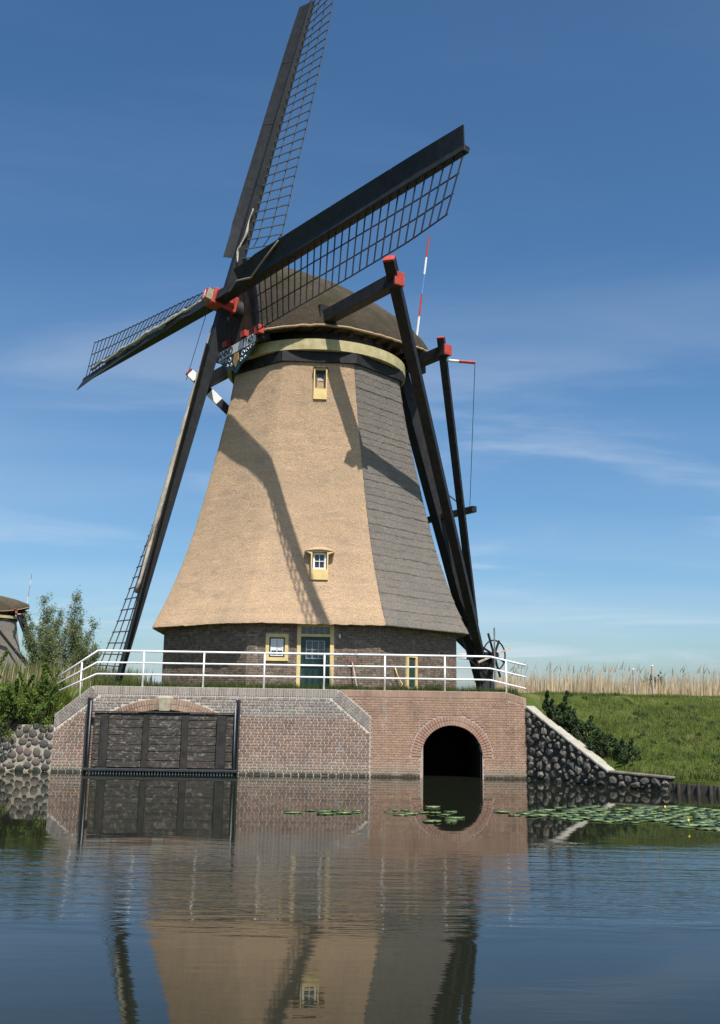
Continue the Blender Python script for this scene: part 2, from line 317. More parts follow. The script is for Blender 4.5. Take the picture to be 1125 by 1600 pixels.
# ------------------------------------------------------------------ terrain and water
BX = [-900, -40, -8.6, 4.85, 6.6, 8.0, 8.6, 20, 60, 900]; BYY = [30, 30, 30, 30, 27.5, 26.0, 25.5, 25.0, 24.0, 24.0]
def bank_y(x): return interp(x, BX, BYY)
def zb(x): return interp(x, [-900, -8.62, -8.58, -7.6, 4.3, 4.84, 4.9, 6.6, 8, 60, 900], [1.2, 1.2, 1.5, 2.34, 2.34, 2.2, 1.9, .34, .28, .25, .25])
def slope(x): return interp(x, [-900, -8.6, -7.6, 4.8, 6.6, 9, 900], [.42, .42, .3, .3, .42, .235, .235])
def hgt(x, y):
    d = y-bank_y(x)
    if d < .2: return .38 if y < 3 else -1.2
    h = min(2.38, zb(x)+slope(x)*max(0, d-.45))
    if h < 2.38: h -= .10*max(0, (h-1.7))*(1 if x > 6 else 0)
    if x > -9 or y < 60:
        pass
    f = min(1, max(0, (y-47)/10)); f = f*f*(3-2*f); h = h*(1-f)+1.25*f
    if d > .6: h += .05*mnoise.noise(Vector((x*.6, y*.6, 0)))*(0 if (-8 < x < 5.2 and y < 33) else 1)
    return h
def geo(a, b, n, p=3.): return [a+(b-a)*((math.exp(p*i/n)-1)/(math.exp(p)-1)) for i in range(1, n+1)]
xs = sorted(set([round(v, 3) for v in list(np.arange(-16, 18.01, .35))+[-8.62, -8.58, -7.6, -7.2, -3.85, 1.8, 3.66, 4.84, 4.9]+geo(18, 4000, 34, 6)+[-v for v in geo(16, 4000, 34, 6)]]))
ds = [-200, -60, -30, -26.6, -26.4, -15, -6, -2, .14, .26, .45, .7]+list(np.arange(1.1, 14, .5))+geo(14, 6000, 44, 6)
rows = [[(x, bank_y(x)+d, hgt(x, bank_y(x)+d)) for x in xs] for d in ds]
ter = MB(); n = len(xs); ter.v = [p for r in rows for p in r]
jt = ds.index(.14)
for i in range(len(ds)-1):
    for j in range(n-1):
        xm = (xs[j]+xs[j+1])/2
        if i == jt and (1.8 < xm < 3.66 or -7.2 < xm < -3.85): continue
        ter.f.append((i*n+j, i*n+j+1, (i+1)*n+j+1, (i+1)*n+j))
tag(ter.build('ground', 'ground', smooth=False), kind='structure')
wt = MB(); wt.boxb(-700, 700, -150, 36, -.6, 0); wt.f = [wt.f[1]]; tag(wt.build('water', 'water'), kind='structure')
# ------------------------------------------------------------------ old quay wall (sluice) and tunnel wall
def wall_core(x0, x1, top, hole, y, thick, step, zbot=-.6):
    mb = MB(); x = x0; cols = [x0]
    while x < x1-1e-6: x = min(x1, x+step); cols.append(x)
    for a, b in zip(cols, cols[1:]):
        ha, hb = hole(a), hole(b)
        la, lb = (ha if ha is not None and hb is not None else zbot), (hb if ha is not None and hb is not None else zbot)
        mb.add([(a, y, la), (b, y, lb), (b, y, top(b)), (a, y, top(a)), (a, y+thick, la), (b, y+thick, lb), (b, y+thick, top(b)), (a, y+thick, top(a))],
               [(0, 1, 2, 3), (3, 2, 6, 7), (5, 4, 7, 6), (4, 5, 1, 0)])
    a = x0; mb.add([(a, y, zbot), (a, y, top(a)), (a, y+thick, top(a)), (a, y+thick, zbot)], [(0, 1, 2, 3)])
    a = x1; mb.add([(a, y, zbot), (a, y, top(a)), (a, y+thick, top(a)), (a, y+thick, zbot)], [(3, 2, 1, 0)])
    return mb
def rows_of_bricks(x0, x1, z0, z1, valid, y, depth, course, blen, kindf, mort=.017, rot=None, base=None):
    out = []; r = 0; z = z0
    while z < z1:
        head = (r % 2 == 1); L = blen/2 if head else blen; x = x0-(L*.25 if head else (L*.5 if (r//2) % 2 else 0)); zc = z+course/2
        while x < x1:
            parts = 4 if not head else 2; seg = []
            for q in range(parts):
                a = max(x+L*q/parts, x0); b = min(x+L*(q+1)/parts, x1)
                if b-a < .012: continue
                ok = all(valid(px, pz) for px in (a+.004, b-.004) for pz in (z+.006, z+course-.006)) and a > x0-.001 and b < x1+.001
                if ok: seg.append((a, b))
            if seg:
                a, b = seg[0][0], seg[-1][1]; sx = b-a-mort
                if sx > .012: out.append(B((a+b)/2, y-random.uniform(0, .004), zc, sx, depth, course-mort, kind=kindf((a+b)/2, zc), pr=sx*10-abs(zc-.9)+random.random()))
            x += L
        z += course; r += 1
    return out
# --- left wall
QT = lambda x: interp(x, [-8.6, -7.58, -.5, .40], [1.58, 2.40, 2.40, 1.64])
ACX, ACZ, RE, RI = -5.48, -1.03, 3.10, 2.78
def qhole(x):
    if -7.13 < x < -3.83: return ACZ+math.sqrt(RI*RI-(x-ACX)**2)
    return None
q = wall_core(-8.6, .40, QT, qhole, 30.0, .5, .11).build('quay_wall', 'mortar')
tag(q, 'weathered brick quay wall with sloped shoulders behind the black sluice gate', 'wall')
def qvalid(x, z):
    dr = math.hypot(x-ACX, z-ACZ)
    if abs(x-ACX) < 1.70 and z > .9 and dr < RE+.012: return False
    if abs(x-ACX) < 1.66 and z <= 1.5: return False
    if abs(x-ACX) < .165 and z > 1.6: return False
    if z > 2.40-.235: return False
    # shoulders band
    for (ax, az, bx, bz) in ((-8.6, 1.58, -7.58, 2.40), (.40, 1.64, -.5, 2.40)):
        t = Vector((bx-ax, bz-az)).normalized(); nrm = Vector((-t.y, t.x));
        if nrm.y < 0: nrm = -nrm
        dd = (Vector((x-ax, z-az))).dot(nrm)
        if dd > -.33: return False
    return z < QT(x)
lst = rows_of_bricks(-8.6, .40, -.30, 2.3, qvalid, 30.0, .03, .079, .212, lambda x, z: 'grey' if (z > 1.60 or random.random() < .05) else 'red')
x = -7.50                                                # soldier course on top
while x < -.55: lst.append(B(x, 29.998, 2.285, .050, .03, .215, kind='grey', pr=20, nm='coping_brick')); x += .066
for (ax, az, bx, bz, sg) in ((-8.6, 1.58, -7.58, 2.40, 1), (.40, 1.64, -.5, 2.40, -1)):     # raked brick shoulders
    t = Vector((bx-ax, bz-az)); Ln = t.length; t.normalize(); nr = Vector((-t.y, t.x)); nr = nr if nr.y > 0 else -nr
    for q_ in range(1, 5):
        sq = .05-.067*q_; l0 = max(0, -sq)*abs(t.x)/abs(nr.x)+.01
        if l0 < .27: c = Vector((ax, az))+t*sq-nr*((l0+.31)/2); lst.append(B(c.x, 29.998, c.y, .052, .03, .31-l0, Matrix.Rotation(-(math.atan2(nr.y, nr.x)-math.pi/2), 3, 'Y'), 'grey', 21, 'shoulder_brick'))
    kk = 0; s = .05
    while s < Ln-.02:
        ln = .30 if kk % 2 == 0 else .20; ang = math.atan2(nr.y, nr.x)-math.pi/2
        for l0, l1 in (((0, .19), (.20, .31)) if kk % 2 else ((0, .12), (.13, .31))):
            c = Vector((ax, az))+t*s-nr*((l0+l1)/2+.008); lst.append(B(c.x, 29.998, c.y, .052, .03, l1-l0, Matrix.Rotation(-ang, 3, 'Y'), 'grey', 21, 'shoulder_brick'))
        s += .067; kk += 1
na = 46                                                   # segmental arch
for i in range(na):
    a0 = math.asin(1.66/RE); a = -a0+2*a0*(i+.5)/na
    if abs(RE*math.sin(a)) < .19: continue
    for r0, r1 in ((RI+.008, RI+.16), (RI+.172, RE)):
        rm = (r0+r1)/2; lst.append(B(ACX+rm*math.sin(a), 29.99, ACZ+rm*math.cos(a), .060, .04, r1-r0, Matrix.Rotation(a, 3, 'Y'), 'arch', 22, 'arch_brick'))
place_bricks(lst, q, 300)
MB().prism([(ACX-.15, 29.955, 1.72), (ACX+.15, 29.955, 1.72), (ACX+.185, 29.955, 2.10), (ACX-.185, 29.955, 2.10)], (0, .1, 0)).build('keystone', 'keystone', q, bevel=.01)
lin = MB(); pts = [(-7.13, -.6)]+[(x, qhole(x)) for x in np.linspace(-7.12, -3.84, 16)]+[(-3.83, -.6)]
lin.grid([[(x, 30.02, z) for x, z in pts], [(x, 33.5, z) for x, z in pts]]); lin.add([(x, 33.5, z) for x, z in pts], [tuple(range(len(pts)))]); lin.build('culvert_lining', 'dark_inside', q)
# --- right wall
TT = lambda x: interp(x, [.40, 4.27, 4.86], [2.40, 2.40, 2.23])
TCX, TSZ, TR = 2.73, .57, .87
def thole(x):
    if abs(x-TCX) < TR: return TSZ+math.sqrt(max(0, TR*TR-(x-TCX)**2))
    return None
q2 = empty('tunnel_wall', (2.6, 30.2, 0), 'pinkish brick wall with a dark round-arched tunnel mouth at the water', 'wall')
core = wall_core(.402, 4.86, TT, thole, 30.014, .47, .058)
core.add([(-.5, 30.014, 2.398), (.402, 30.014, 1.63), (.402, 30.014, 2.398)], [(0, 1, 2)]); core.build('wall_core', 'mortar_red', q2)
def tvalid(x, z):
    if z > 2.40-.20 or z > TT(x)-.19: return False
    if z > TSZ and math.hypot(x-TCX, z-TSZ) < TR+.29: return False
    if z <= TSZ+.01 and abs(x-TCX) < TR+.02: return False
    if x < .41: return z > 1.64+(.40-x)*.845+.02
    return True
lst = rows_of_bricks(-.5, 4.855, -.30, 2.3, tvalid, 30.014, .026, .0655, .205, lambda x, z: 'pink', .009)
x = -.43
while x < 4.84: lst.append(B(x, 30.014, TT(max(x, .41))-.105, .056, .026, .18, kind='pink', pr=20, nm='coping_brick')); x += .066
for i in range(40):
    a = -math.pi/2+math.pi*(i+.5)/40
    for r0, r1 in ((TR+.006, TR+.135), (TR+.145, TR+.275)):
        rm = (r0+r1)/2; lst.append(B(TCX+rm*math.sin(a), 30.010, TSZ+rm*math.cos(a), .058*rm/(TR+.1), .03, r1-r0, Matrix.Rotation(a, 3, 'Y'), 'rarch', 22, 'arch_brick'))
place_bricks(lst, q2, 300)
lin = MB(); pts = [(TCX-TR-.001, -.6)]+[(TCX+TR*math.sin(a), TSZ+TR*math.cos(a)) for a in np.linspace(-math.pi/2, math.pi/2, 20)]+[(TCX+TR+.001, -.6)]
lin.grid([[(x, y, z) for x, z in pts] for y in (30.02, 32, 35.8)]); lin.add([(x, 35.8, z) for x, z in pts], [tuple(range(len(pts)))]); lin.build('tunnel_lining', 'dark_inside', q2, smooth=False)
# --- sluice gate
g = empty('sluice_gate', (-5.46, 29.75, .1), 'black plank sluice gate hung between two steel guide rails in front of the quay wall', 'gate')
z = .16; i = 0; ph = [.20, .24, .19, .25, .21, .22, .19]
for hgt_ in ph:
    MB().boxb(-7.42, -3.48, 29.80+random.uniform(0, .012), 29.86, z+.006, z+hgt_-.006).build('plank', 'gate', g, bevel=.008); z += hgt_
for xc, w in ((-7.10, .22), (-5.93, .16), (-4.83, .18), (-3.80, .26)): MB().boxb(xc-w/2, xc+w/2, 29.70, 29.797, .17, 1.60).build('gate_post', 'gatepost', g, bevel=.012)
for xc, w in ((-7.10, .26), (-5.93, .2), (-4.83, .2), (-3.80, .3)): MB().boxb(xc-w/2, xc+w/2, 29.69, 29.80, .145, .168).build('post_shoe', 'steel', g)
MB().boxb(-7.52, -3.38, 29.76, 29.88, 1.665, 1.70).build('top_rail', 'steel', g, bevel=.006)
MB().boxb(-7.62, -3.30, 29.66, 29.90, .07, .14).build('sill_beam', 'steel', g, bevel=.01)
for xc, s in ((-7.57, 1), (-3.36, -1)):
    gr = MB(); gr.boxb(xc-.055, xc+.055, 29.88, 29.93, .0, 2.06); gr.boxb(xc-.055, xc-.030, 29.72, 29.88, .0, 2.06); gr.boxb(xc+.030, xc+.055, 29.72, 29.88, .0, 2.06); gr.build('guide_rail', 'steel', g)
    MB().tube([(xc+.055*s, 29.70, .15), (xc+.055*s, 29.70, 1.98)], .018, 6).build('lifting_rod', 'galv', g, smooth=True)
for i in range(50):
    xx = -7.5+i*(4.05/49); MB().boxb(xx-.014, xx+.014, 29.70, 29.76, -.35, .07).build('rack_bar', 'galv' if i % 1 == 0 else 'steel', g)
# --- stone retaining wall on the left
_st = {}
def stone_mesh(v, mat):
    if (v, mat) not in _st:
        bm = bmesh.new(); bmesh.ops.create_icosphere(bm, subdivisions=1, radius=.5); rr = random.Random(v+50)
        for w in bm.verts: w.co *= rr.uniform(.74, 1.16) if mat == 'stone_wing' else rr.uniform(.80, 1.12)
        bmesh.ops.subdivide_edges(bm, edges=bm.edges[:], cuts=0)
        me = bpy.data.meshes.new('stone'); bm.to_mesh(me); bm.free(); me.materials.append(M[mat]); (me.shade_smooth() if mat == 'stone' else None); _st[(v, mat)] = me
    return _st[(v, mat)]
s1 = MB().boxb(-40, -8.602, 30.04, 30.45, -.6, 1.28).build('stone_wall', 'stone_mortar'); tag(s1, 'pale-mortared wall of round dark field stones under the green hedge', 'wall')
def pack(x0, x1, z0, z1, rmin, rmax, inside, nmax, tries=9000, gap=.96, seed=5):
    rr = random.Random(seed); out = []
    for i in range(tries):
        f_ = i/tries; r_ = rmax+(rmin-rmax)*f_**.7; x = rr.uniform(x0, x1); z = rr.uniform(z0, z1)
        if not inside(x, z, r_): continue
        if any((x-a)**2+(z-b)**2 < ((r_+c)*gap)**2 for a, b, c in out): continue
        out.append((x, z, r_))
        if len(out) >= nmax: break
    return out
for x, z, r_ in pack(-12.2, -8.66, -.15, 1.25, .055, .130, lambda x, z, r: x+r < -8.60, 300, 30000, .90):
    inst('stone', stone_mesh(random.randrange(9), 'stone'), (x, 30.045, z), (r_*2*random.uniform(1.06, 1.22), .09, r_*2*random.uniform(1.02, 1.16)), Matrix.Rotation(random.uniform(-1.5, 1.5), 3, 'Y').to_quaternion(), s1)
# --- wing wall on the right
wz = lambda x: interp(x, [4.86, 6.55, 8.0, 8.3], [1.97, .36, .30, .28]); wy = lambda x: interp(x, [4.86, 6.6, 8.0, 8.3], [30.0, 27.5, 26.0, 25.75])
wg = MB(); xx = np.concatenate([np.linspace(4.865, 6.55, 12), np.linspace(6.7, 7.75, 5)])
for a, b in zip(xx, xx[1:]):
    for (p, qn) in ((a, b),):
        dx, dy = qn-p, wy(qn)-wy(p); l = math.hypot(dx, dy); nx, ny = -dy/l*.38, dx/l*.38
        nx, ny = abs(nx), abs(ny)
        v = [(p, wy(p), -.6), (qn, wy(qn), -.6), (qn, wy(qn), wz(qn)), (p, wy(p), wz(p)), (p+nx, wy(p)+ny, -.6), (qn+nx, wy(qn)+ny, -.6), (qn+nx, wy(qn)+ny, wz(qn)), (p+nx, wy(p)+ny, wz(p))]
        wg.add(v, [(0, 1, 2, 3), (3, 2, 6, 7), (5, 4, 7, 6)])
wg.add([(7.75, wy(7.75), -.6), (7.75, wy(7.75), wz(7.75)), (8.03, wy(7.75)+.27, wz(7.75)), (8.03, wy(7.75)+.27, -.6)], [(3, 2, 1, 0)])
w2 = wg.build('wing_wall', 'wing_mortar', recalc=True); tag(w2, 'dark rubble-stone wing wall with sloping concrete coping beside the tunnel wall', 'wall')
for x, z, r_ in pack(4.9, 7.72, -.12, 1.95, .05, .125, lambda x, z, r: z+r*.7 < wz(x)-.01, 300, 40000, .80, 8):
    ang = math.atan2(wy(x+.05)-wy(x-.05), .1); cs = math.cos(ang) if x < 6.6 else 1
    inst('stone', stone_mesh(random.randrange(9), 'stone_wing'), (x, wy(x)+random.uniform(-.02, .02), z), (r_*2*random.uniform(1.1, 1.5), .17, r_*2*random.uniform(.95, 1.2)), (Matrix.Rotation(ang, 3, 'Z') @ Matrix.Rotation(random.uniform(-1.5, 1.5), 3, 'Y')).to_quaternion(), w2)
cp = MB(); pp = [4.87+1.70*i/9 for i in range(10)]
for i, (a, b) in enumerate(zip(pp, pp[1:])):             # stepped coping slabs
    dx, dy = b-a, wy(b)-wy(a); l = math.hypot(dx, dy); n_ = Vector((-dy/l, dx/l, 0)); n_ = n_ if n_.x > 0 else -n_; tt = Vector((dx, dy, 0)).normalized()*.008
    A = Vector((a, wy(a), wz(a)))+tt; Bq = Vector((b, wy(b), wz(b)))-tt; up = Vector((0, 0, .07)); o1 = n_*-.05; o2 = n_*(.28+random.uniform(-.05, .07))
    mb = MB(); mb.add([A+o1, Bq+o1, Bq+o2, A+o2, A+o1+up, Bq+o1+up, Bq+o2+up, A+o2+up], CF); mb.build('coping_slab', 'concrete', w2, bevel=.012, recalc=True)
for a, b in ((6.58, 7.2), (7.21, 7.78)):
    dx, dy = b-a, wy(b)-wy(a); l = math.hypot(dx, dy); n_ = Vector((-dy/l, dx/l, 0)); n_ = n_ if n_.x > 0 else -n_
    A = Vector((a, wy(a), wz(a))); Bq = Vector((b, wy(b), wz(b))); up = Vector((0, 0, .055)); o1 = n_*-.05; o2 = n_*.24
    MB().add([A+o1, Bq+o1, Bq+o2, A+o2, A+o1+up, Bq+o1+up, Bq+o2+up, A+o2+up], CF).build('coping_slab', 'oldcoping', w2, bevel=.012, recalc=True)
# bank boarding with stakes to the right of the wing wall
bk = empty('bank_boarding', (9.5, 25.5, 0), 'low dark timber bank boarding with stakes right of the wing wall', 'bank edging')
for a, b in ((7.82, 8.6), (8.61, 10.2), (10.21, 12.2), (12.21, 14.2), (14.21, 16.4)):
    MB().prism([(a, bank_y(a)-.02, -.5), (b, bank_y(b)-.02, -.5), (b, bank_y(b)-.02, .21), (a, bank_y(a)-.02, .21)], (0, .10, 0)).build('board', 'stake', bk, recalc=True)
x = 7.9
while x < 16.4:
    h = .25+random.uniform(-.05, .05); MB().tube([(x, bank_y(x)-.07, -.5), (x+random.uniform(-.01, .01), bank_y(x)-.07, h)], .045, 7).build('stake', 'stake', bk); x += random.uniform(.17, .24)
# ------------------------------------------------------------------ railing
RY = 30.22
rl = empty('railing', (-1.5, RY, 2.36), 'white three-rail steel railing along the top of the brick quay', 'railing')
for dz, rr in ((0, .030), (-.335, .024), (-.665, .024)):
    pts = [(-8.64+(.0 if dz == 0 else -.02 if dz > -.5 else .05), RY-.02, 2.64+dz*(.60)), (-7.55, RY, 3.40+dz), (-7.45, RY, 3.405+dz), (3.75, RY, 3.405+dz), (3.88, RY, 3.40+dz), (4.90, RY, 3.17+dz)]
    MB().tube(pts, rr, 8).build('rail', 'white', rl, smooth=True)
for x, zt, z0 in ((-7.99, 3.08, 2.0), (-6.20, 3.4, 2.34), (-4.45, 3.4, 2.34), (-2.69, 3.4, 2.34), (-.95, 3.4, 2.34), (.81, 3.4, 2.34), (2.55, 3.4, 2.34), (4.33, 3.29, 2.25)):
    MB().tube([(x, RY, z0), (x, RY, zt)], .026, 8).build('post', 'white', rl, smooth=True)
# ------------------------------------------------------------------ windmill
CX, CY, TH = -1.72, 37.6, R(4); GZ = 2.38
mill = empty('windmill', (CX, CY, GZ), 'large thatched octagonal windmill with black lattice sails behind the white railing', 'windmill')
ZP = [4.42, 4.7, 5.0, 5.6, 6.6, 7.6, 8.9, 10.8, 12.2, 13.5, 14.0]; RP = [5.92, 5.78, 5.62, 5.36, 4.98, 4.66, 4.32, 3.88, 3.58, 3.36, 3.30]
def Rz(z): return interp(z, ZP, RP)
# smooth the profile
_zs = np.linspace(4.3, 14.1, 60); _rs = np.array([Rz(z) for z in _zs]); _rs2 = np.convolve(np.pad(_rs, 3, mode='edge'), np.ones(7)/7, 'valid'); _rs2[:4] = _rs[:4]; _rs2[-4:] = _rs[-4:]
def Rz(z): return interp(z, _zs, _rs2)
def dirv(az): return Vector((math.sin(az), -math.cos(az), 0))
C0 = Vector((CX, CY, 0))
def face_pt(kaz, u, z, off=0.):
    """point on thatched face with centre azimuth kaz; u in -1..1 across"""
    ap = Rz(z)*math.cos(math.pi/8); hw = Rz(z)*math.sin(math.pi/8); n_ = dirv(kaz); t = Vector((math.cos(kaz), math.sin(kaz), 0))
    soft = .05*max(0, (abs(u)-.72)/.28)**2
    return C0+n_*(ap+off-soft)+t*(hw*u)+Vector((0, 0, z))
def fnoise(p, s, a): return a*mnoise.noise(Vector(p)*s)
GREY_K = 1
for kf in range(8):
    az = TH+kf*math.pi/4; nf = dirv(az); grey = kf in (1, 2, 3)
    if not grey:
        nx, nz = 36, 110; rows = []
        for i in range(nz+1):
            z = 4.42+(13.95-4.42)*i/nz; row = []
            for j in range(nx+1):
                u = -1+2*j/nx; p = face_pt(az, u, z); ly = (z/.31+.5*mnoise.noise(Vector((p.x*.8, p.y*.8, z*.5)))) % 1.; e = fnoise(p, 2.2, .018)+fnoise(p, 7, .012)+fnoise(p, 17, .010)+.012*(1-ly)*(.4+mnoise.noise(p*1.3)); row.append(p+nf*e*(1-abs(u)**8)+Vector((0, 0, fnoise(p, 6, .016)+fnoise(p, 23, .022) if i == 0 else 0)))
            rows.append(row)
        mb = MB().grid(rows)
        b0 = [Vector(v) for v in rows[0]]; mb.grid([[v-nf*.40+Vector((0, 0, .05)) for v in b0], [v-nf*.03-Vector((0, 0, .015)) for v in b0], b0])
        mb.build('thatch_face', 'thatch_tan', mill, smooth=True)
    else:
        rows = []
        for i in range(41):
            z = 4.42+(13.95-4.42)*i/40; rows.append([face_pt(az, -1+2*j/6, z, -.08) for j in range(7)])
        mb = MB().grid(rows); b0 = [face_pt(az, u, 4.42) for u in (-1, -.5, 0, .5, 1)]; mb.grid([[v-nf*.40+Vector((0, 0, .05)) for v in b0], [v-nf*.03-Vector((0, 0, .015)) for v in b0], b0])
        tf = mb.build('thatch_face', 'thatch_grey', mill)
        nc = 36; zs_ = [4.42+(13.95-4.42)*i/nc for i in range(nc+1)]
        for i in range(nc):
            z0, z1 = zs_[i], zs_[i+1]+.10; rr = []; nx = 44
            ph = random.uniform(0, 99); amp = .035 if i else .008; po = random.uniform(.012, .026)
            prof = [(0, -.02), (0.0, po*.6), (.08, po), (.5, po*.6), (1., .0)]
            for (f_, of) in prof:
                row = []
                for j in range(nx+1):
                    u = -1+2*j/nx; wv = amp*(mnoise.noise(Vector((u*3.1+ph, i*7.3, 0)))+.6*mnoise.noise(Vector((u*11+ph, i*3.1, 4)))+.35*mnoise.noise(Vector((u*31, ph, 4))))
                    z = z0+(z1-z0)*f_+wv*(1-f_); oo = of*(1+.5*mnoise.noise(Vector((u*9, ph, 2.)))) if of > 0 else of
                    p = face_pt(az, u, max(4.40, min(14.05, z)), oo); row.append(p+nf*fnoise(p, 9, .008))
                rr.append(row)
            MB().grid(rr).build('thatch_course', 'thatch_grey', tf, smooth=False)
    # soft thatched arris strip closing the corner
for kf in range(8):
    az = TH+(kf+.5)*math.pi/4; d = dirv(az); rows = []; t = Vector((math.cos(az), math.sin(az), 0))
    for i in range(91):
        z = 4.42+(13.95-4.42)*i/90; r_ = Rz(z)-.062; row = []
        jg = .07*((z/.265+.3*mnoise.noise(Vector((z*3, kf, 0)))) % 1.)+.05*mnoise.noise(Vector((z*4.7, kf*3, 1)))-.03 if kf in (0, 3) else 0
        for a, o in ((-.16, -.085), (-.08, -.03), (0, -.008), (.08+jg, -.022), (.16+jg, -.072)):
            p = C0+d*(r_+o)+t*a+Vector((0, 0, z)); row.append(p+d*(fnoise(p, 6, .015)+(fnoise(p, 14, .014))))
        rows.append(row)
    MB().grid(rows).build('thatch_arris', 'thatch_grey' if kf in (1, 2) else 'thatch_mixed' if kf in (0, 3) else 'thatch_tan', mill, smooth=True)
# brick base
def octa(r, z): return [C0+dirv(TH+(i+.5)*math.pi/4)*r+Vector((0, 0, z)) for i in range(8)]
BR = 5.42
mb = MB(); a, b = octa(BR, 2.2), octa(BR, 4.50); mb.add(a+b, [(i, (i+1) % 8, 8+(i+1) % 8, 8+i) for i in range(8)]); base = mb.build('brick_base', 'mortar_dark', mill, recalc=True)
ap = BR*math.cos(math.pi/8); hw = BR*math.sin(math.pi/8)
fz = {0: ((-1.51, -.80, 3.28, 4.12), (-.53, .63, 2.2, 4.46)), 1: ((-.72, -.16, 2.3, 3.60),)}
lst = []
for kf in (-2, -1, 0, 1, 2):
    az = TH+kf*math.pi/4; n_ = dirv(az); t = Vector((math.cos(az), math.sin(az), 0)); rot = Matrix.Rotation(az, 3, 'Z')
    holes = fz.get(kf, ())
    ok = lambda x, z: abs(x) < hw and not any(h[0] < x < h[1] and h[2] < z < h[3] for h in holes)
    for bb in rows_of_bricks(-hw, hw, 2.25, 4.46, ok, 0, .026, .0685, .215, lambda x, z: 'mill', .013):
        p = C0+n_*ap+t*bb[0]; lst.append(B(p.x, p.y, bb[2], bb[3], .026, bb[5], rot, 'mill', bb[8]-(3 if kf else 0)))
place_bricks(lst, base, 300)
# helper: local frame on a base face -> build boxes (x along face, y outwards, z up)
class FB(MB):
    def __init__(s, az, ap): super().__init__(); s.o = C0+dirv(az)*ap; s.az = az; s.rot = Matrix.Rotation(az, 3, 'Z')
    def bx(s, x0, x1, o0, o1, z0, z1):
        c = s.o+s.rot @ Vector(((x0+x1)/2, -(o0+o1)/2, 0)); c.z = (z0+z1)/2; return s.box(c, (x1-x0, abs(o1-o0), z1-z0), mat=s.rot)
    def pt(s, x, o, z): p = s.o+s.rot @ Vector((x, -o, 0)); p.z = z; return p
def frame(fb, x0, x1, z0, z1, w, o0, o1): fb.bx(x0, x0+w, o0, o1, z0, z1); fb.bx(x1-w, x1, o0, o1, z0, z1); fb.bx(x0+w, x1-w, o0, o1, z1-w, z1); fb.bx(x0+w, x1-w, o0, o1, z0, z0+w); return fb
f0 = lambda: FB(TH, ap)
# ground floor window
x0, x1, z0, z1 = -1.51, -.80, 3.28, 4.12
wn = frame(f0(), x0, x1, z0, z1, .11, .0, .05).build('window', 'yellow', mill)
frame(f0(), x0+.11, x1-.11, z0+.11, z1-.11, .045, .0, .03).build('window_frame', 'green', wn)
fr = frame(f0(), x0+.155, x1-.155, z0+.155, z1-.155, .028, .0, .022); fr.bx(-1.167, -1.143, 0, .022, z0+.18, z1-.18); fr.build('sash', 'whitewood', wn)
f0().bx(x0+.155, x1-.155, -.01, .008, z0+.155, z1-.155).build('pane', 'glass', wn)
f0().bx(x0+.175, -1.175, .009, .013, z0+.32, z1-.18).build('curtain', 'curtain', wn); f0().bx(-1.135, x1-.175, .009, .013, z0+.32, z1-.18).build('curtain', 'curtain', wn)
# door with transom light
x0, x1 = -.53, .63
dr = f0(); dr.bx(x0, x0+.12, 0, .06, 2.3, 4.44); dr.bx(x1-.12, x1, 0, .06, 2.3, 4.44); dr.bx(x0+.12, x1-.12, 0, .06, 4.36, 4.44); dr.bx(x0+.12, x1-.12, 0, .06, 4.05, 4.13)
dr = dr.build('door', 'yellow', mill)
f0().bx(x0+.12, x1-.12, -.02, .01, 2.3, 4.05).build('door_leaf', 'green', dr)
fr = frame(f0(), x0+.28, x1-.28, 3.36, 3.93, .03, .01, .03)
for i in (1, 2): xx = x0+.28+(x1-x0-.56)*i/3; fr.bx(xx-.013, xx+.013, .01, .03, 3.39, 3.90)
fr.bx(x0+.31, x1-.31, .01, .029, 3.63, 3.655); fr.build('glazing_bars', 'paleblue', dr)
for i in range(3):
    for j in range(2): w_ = (x1-x0-.56)/3; f0().bx(x0+.30+w_*i, x0+.27+w_*(i+1), .008, .016, 3.40+.26*j, 3.62+.26*j).build('pane', 'glass', dr)
f0().bx(x0+.13, x1-.13, .01, .05, 3.13, 3.19).build('weather_board', 'whitewood', dr)
f0().bx(x0+.12, x1-.12, -.02, .008, 4.13, 4.36).build('transom', 'glass', dr)
for i in range(6): xx = x0+.12+(x1-x0-.24)*i/5; f0().bx(xx-.014, xx+.014, .008, .03, 4.13, 4.36).build('transom_bar', 'paleblue', dr)
f0().bx(x1-.23, x1-.19, .01, .06, 3.22, 3.34).build('handle', 'galv', dr)
f0().bx(.78, .84, .0, .09, 4.02, 4.14).build('wall_lamp', 'white', mill, bevel=.01)
# small hatch on right face
f1 = lambda: FB(TH+math.pi/4, ap)
x0, x1 = -.72, -.16
hh = f1(); hh.bx(x0, x0+.10, 0, .05, 2.45, 3.60); hh.bx(x1-.10, x1, 0, .05, 2.45, 3.60); hh.bx(x0+.1, x1-.1, 0, .05, 3.51, 3.60); hh = hh.build('hatch', 'yellow', mill)
f1().bx(x0+.1, x1-.1, -.02, .012, 2.55, 3.51).build('hatch_leaf', 'green', hh); f1().bx(x0+.05, x1-.05, 0, .06, 2.42, 2.55).build('hatch_sill', 'post_wood', hh)
f1().bx(x0+.14, x1-.14, .012, .018, 3.26, 3.45).build('pane', 'glass', hh)
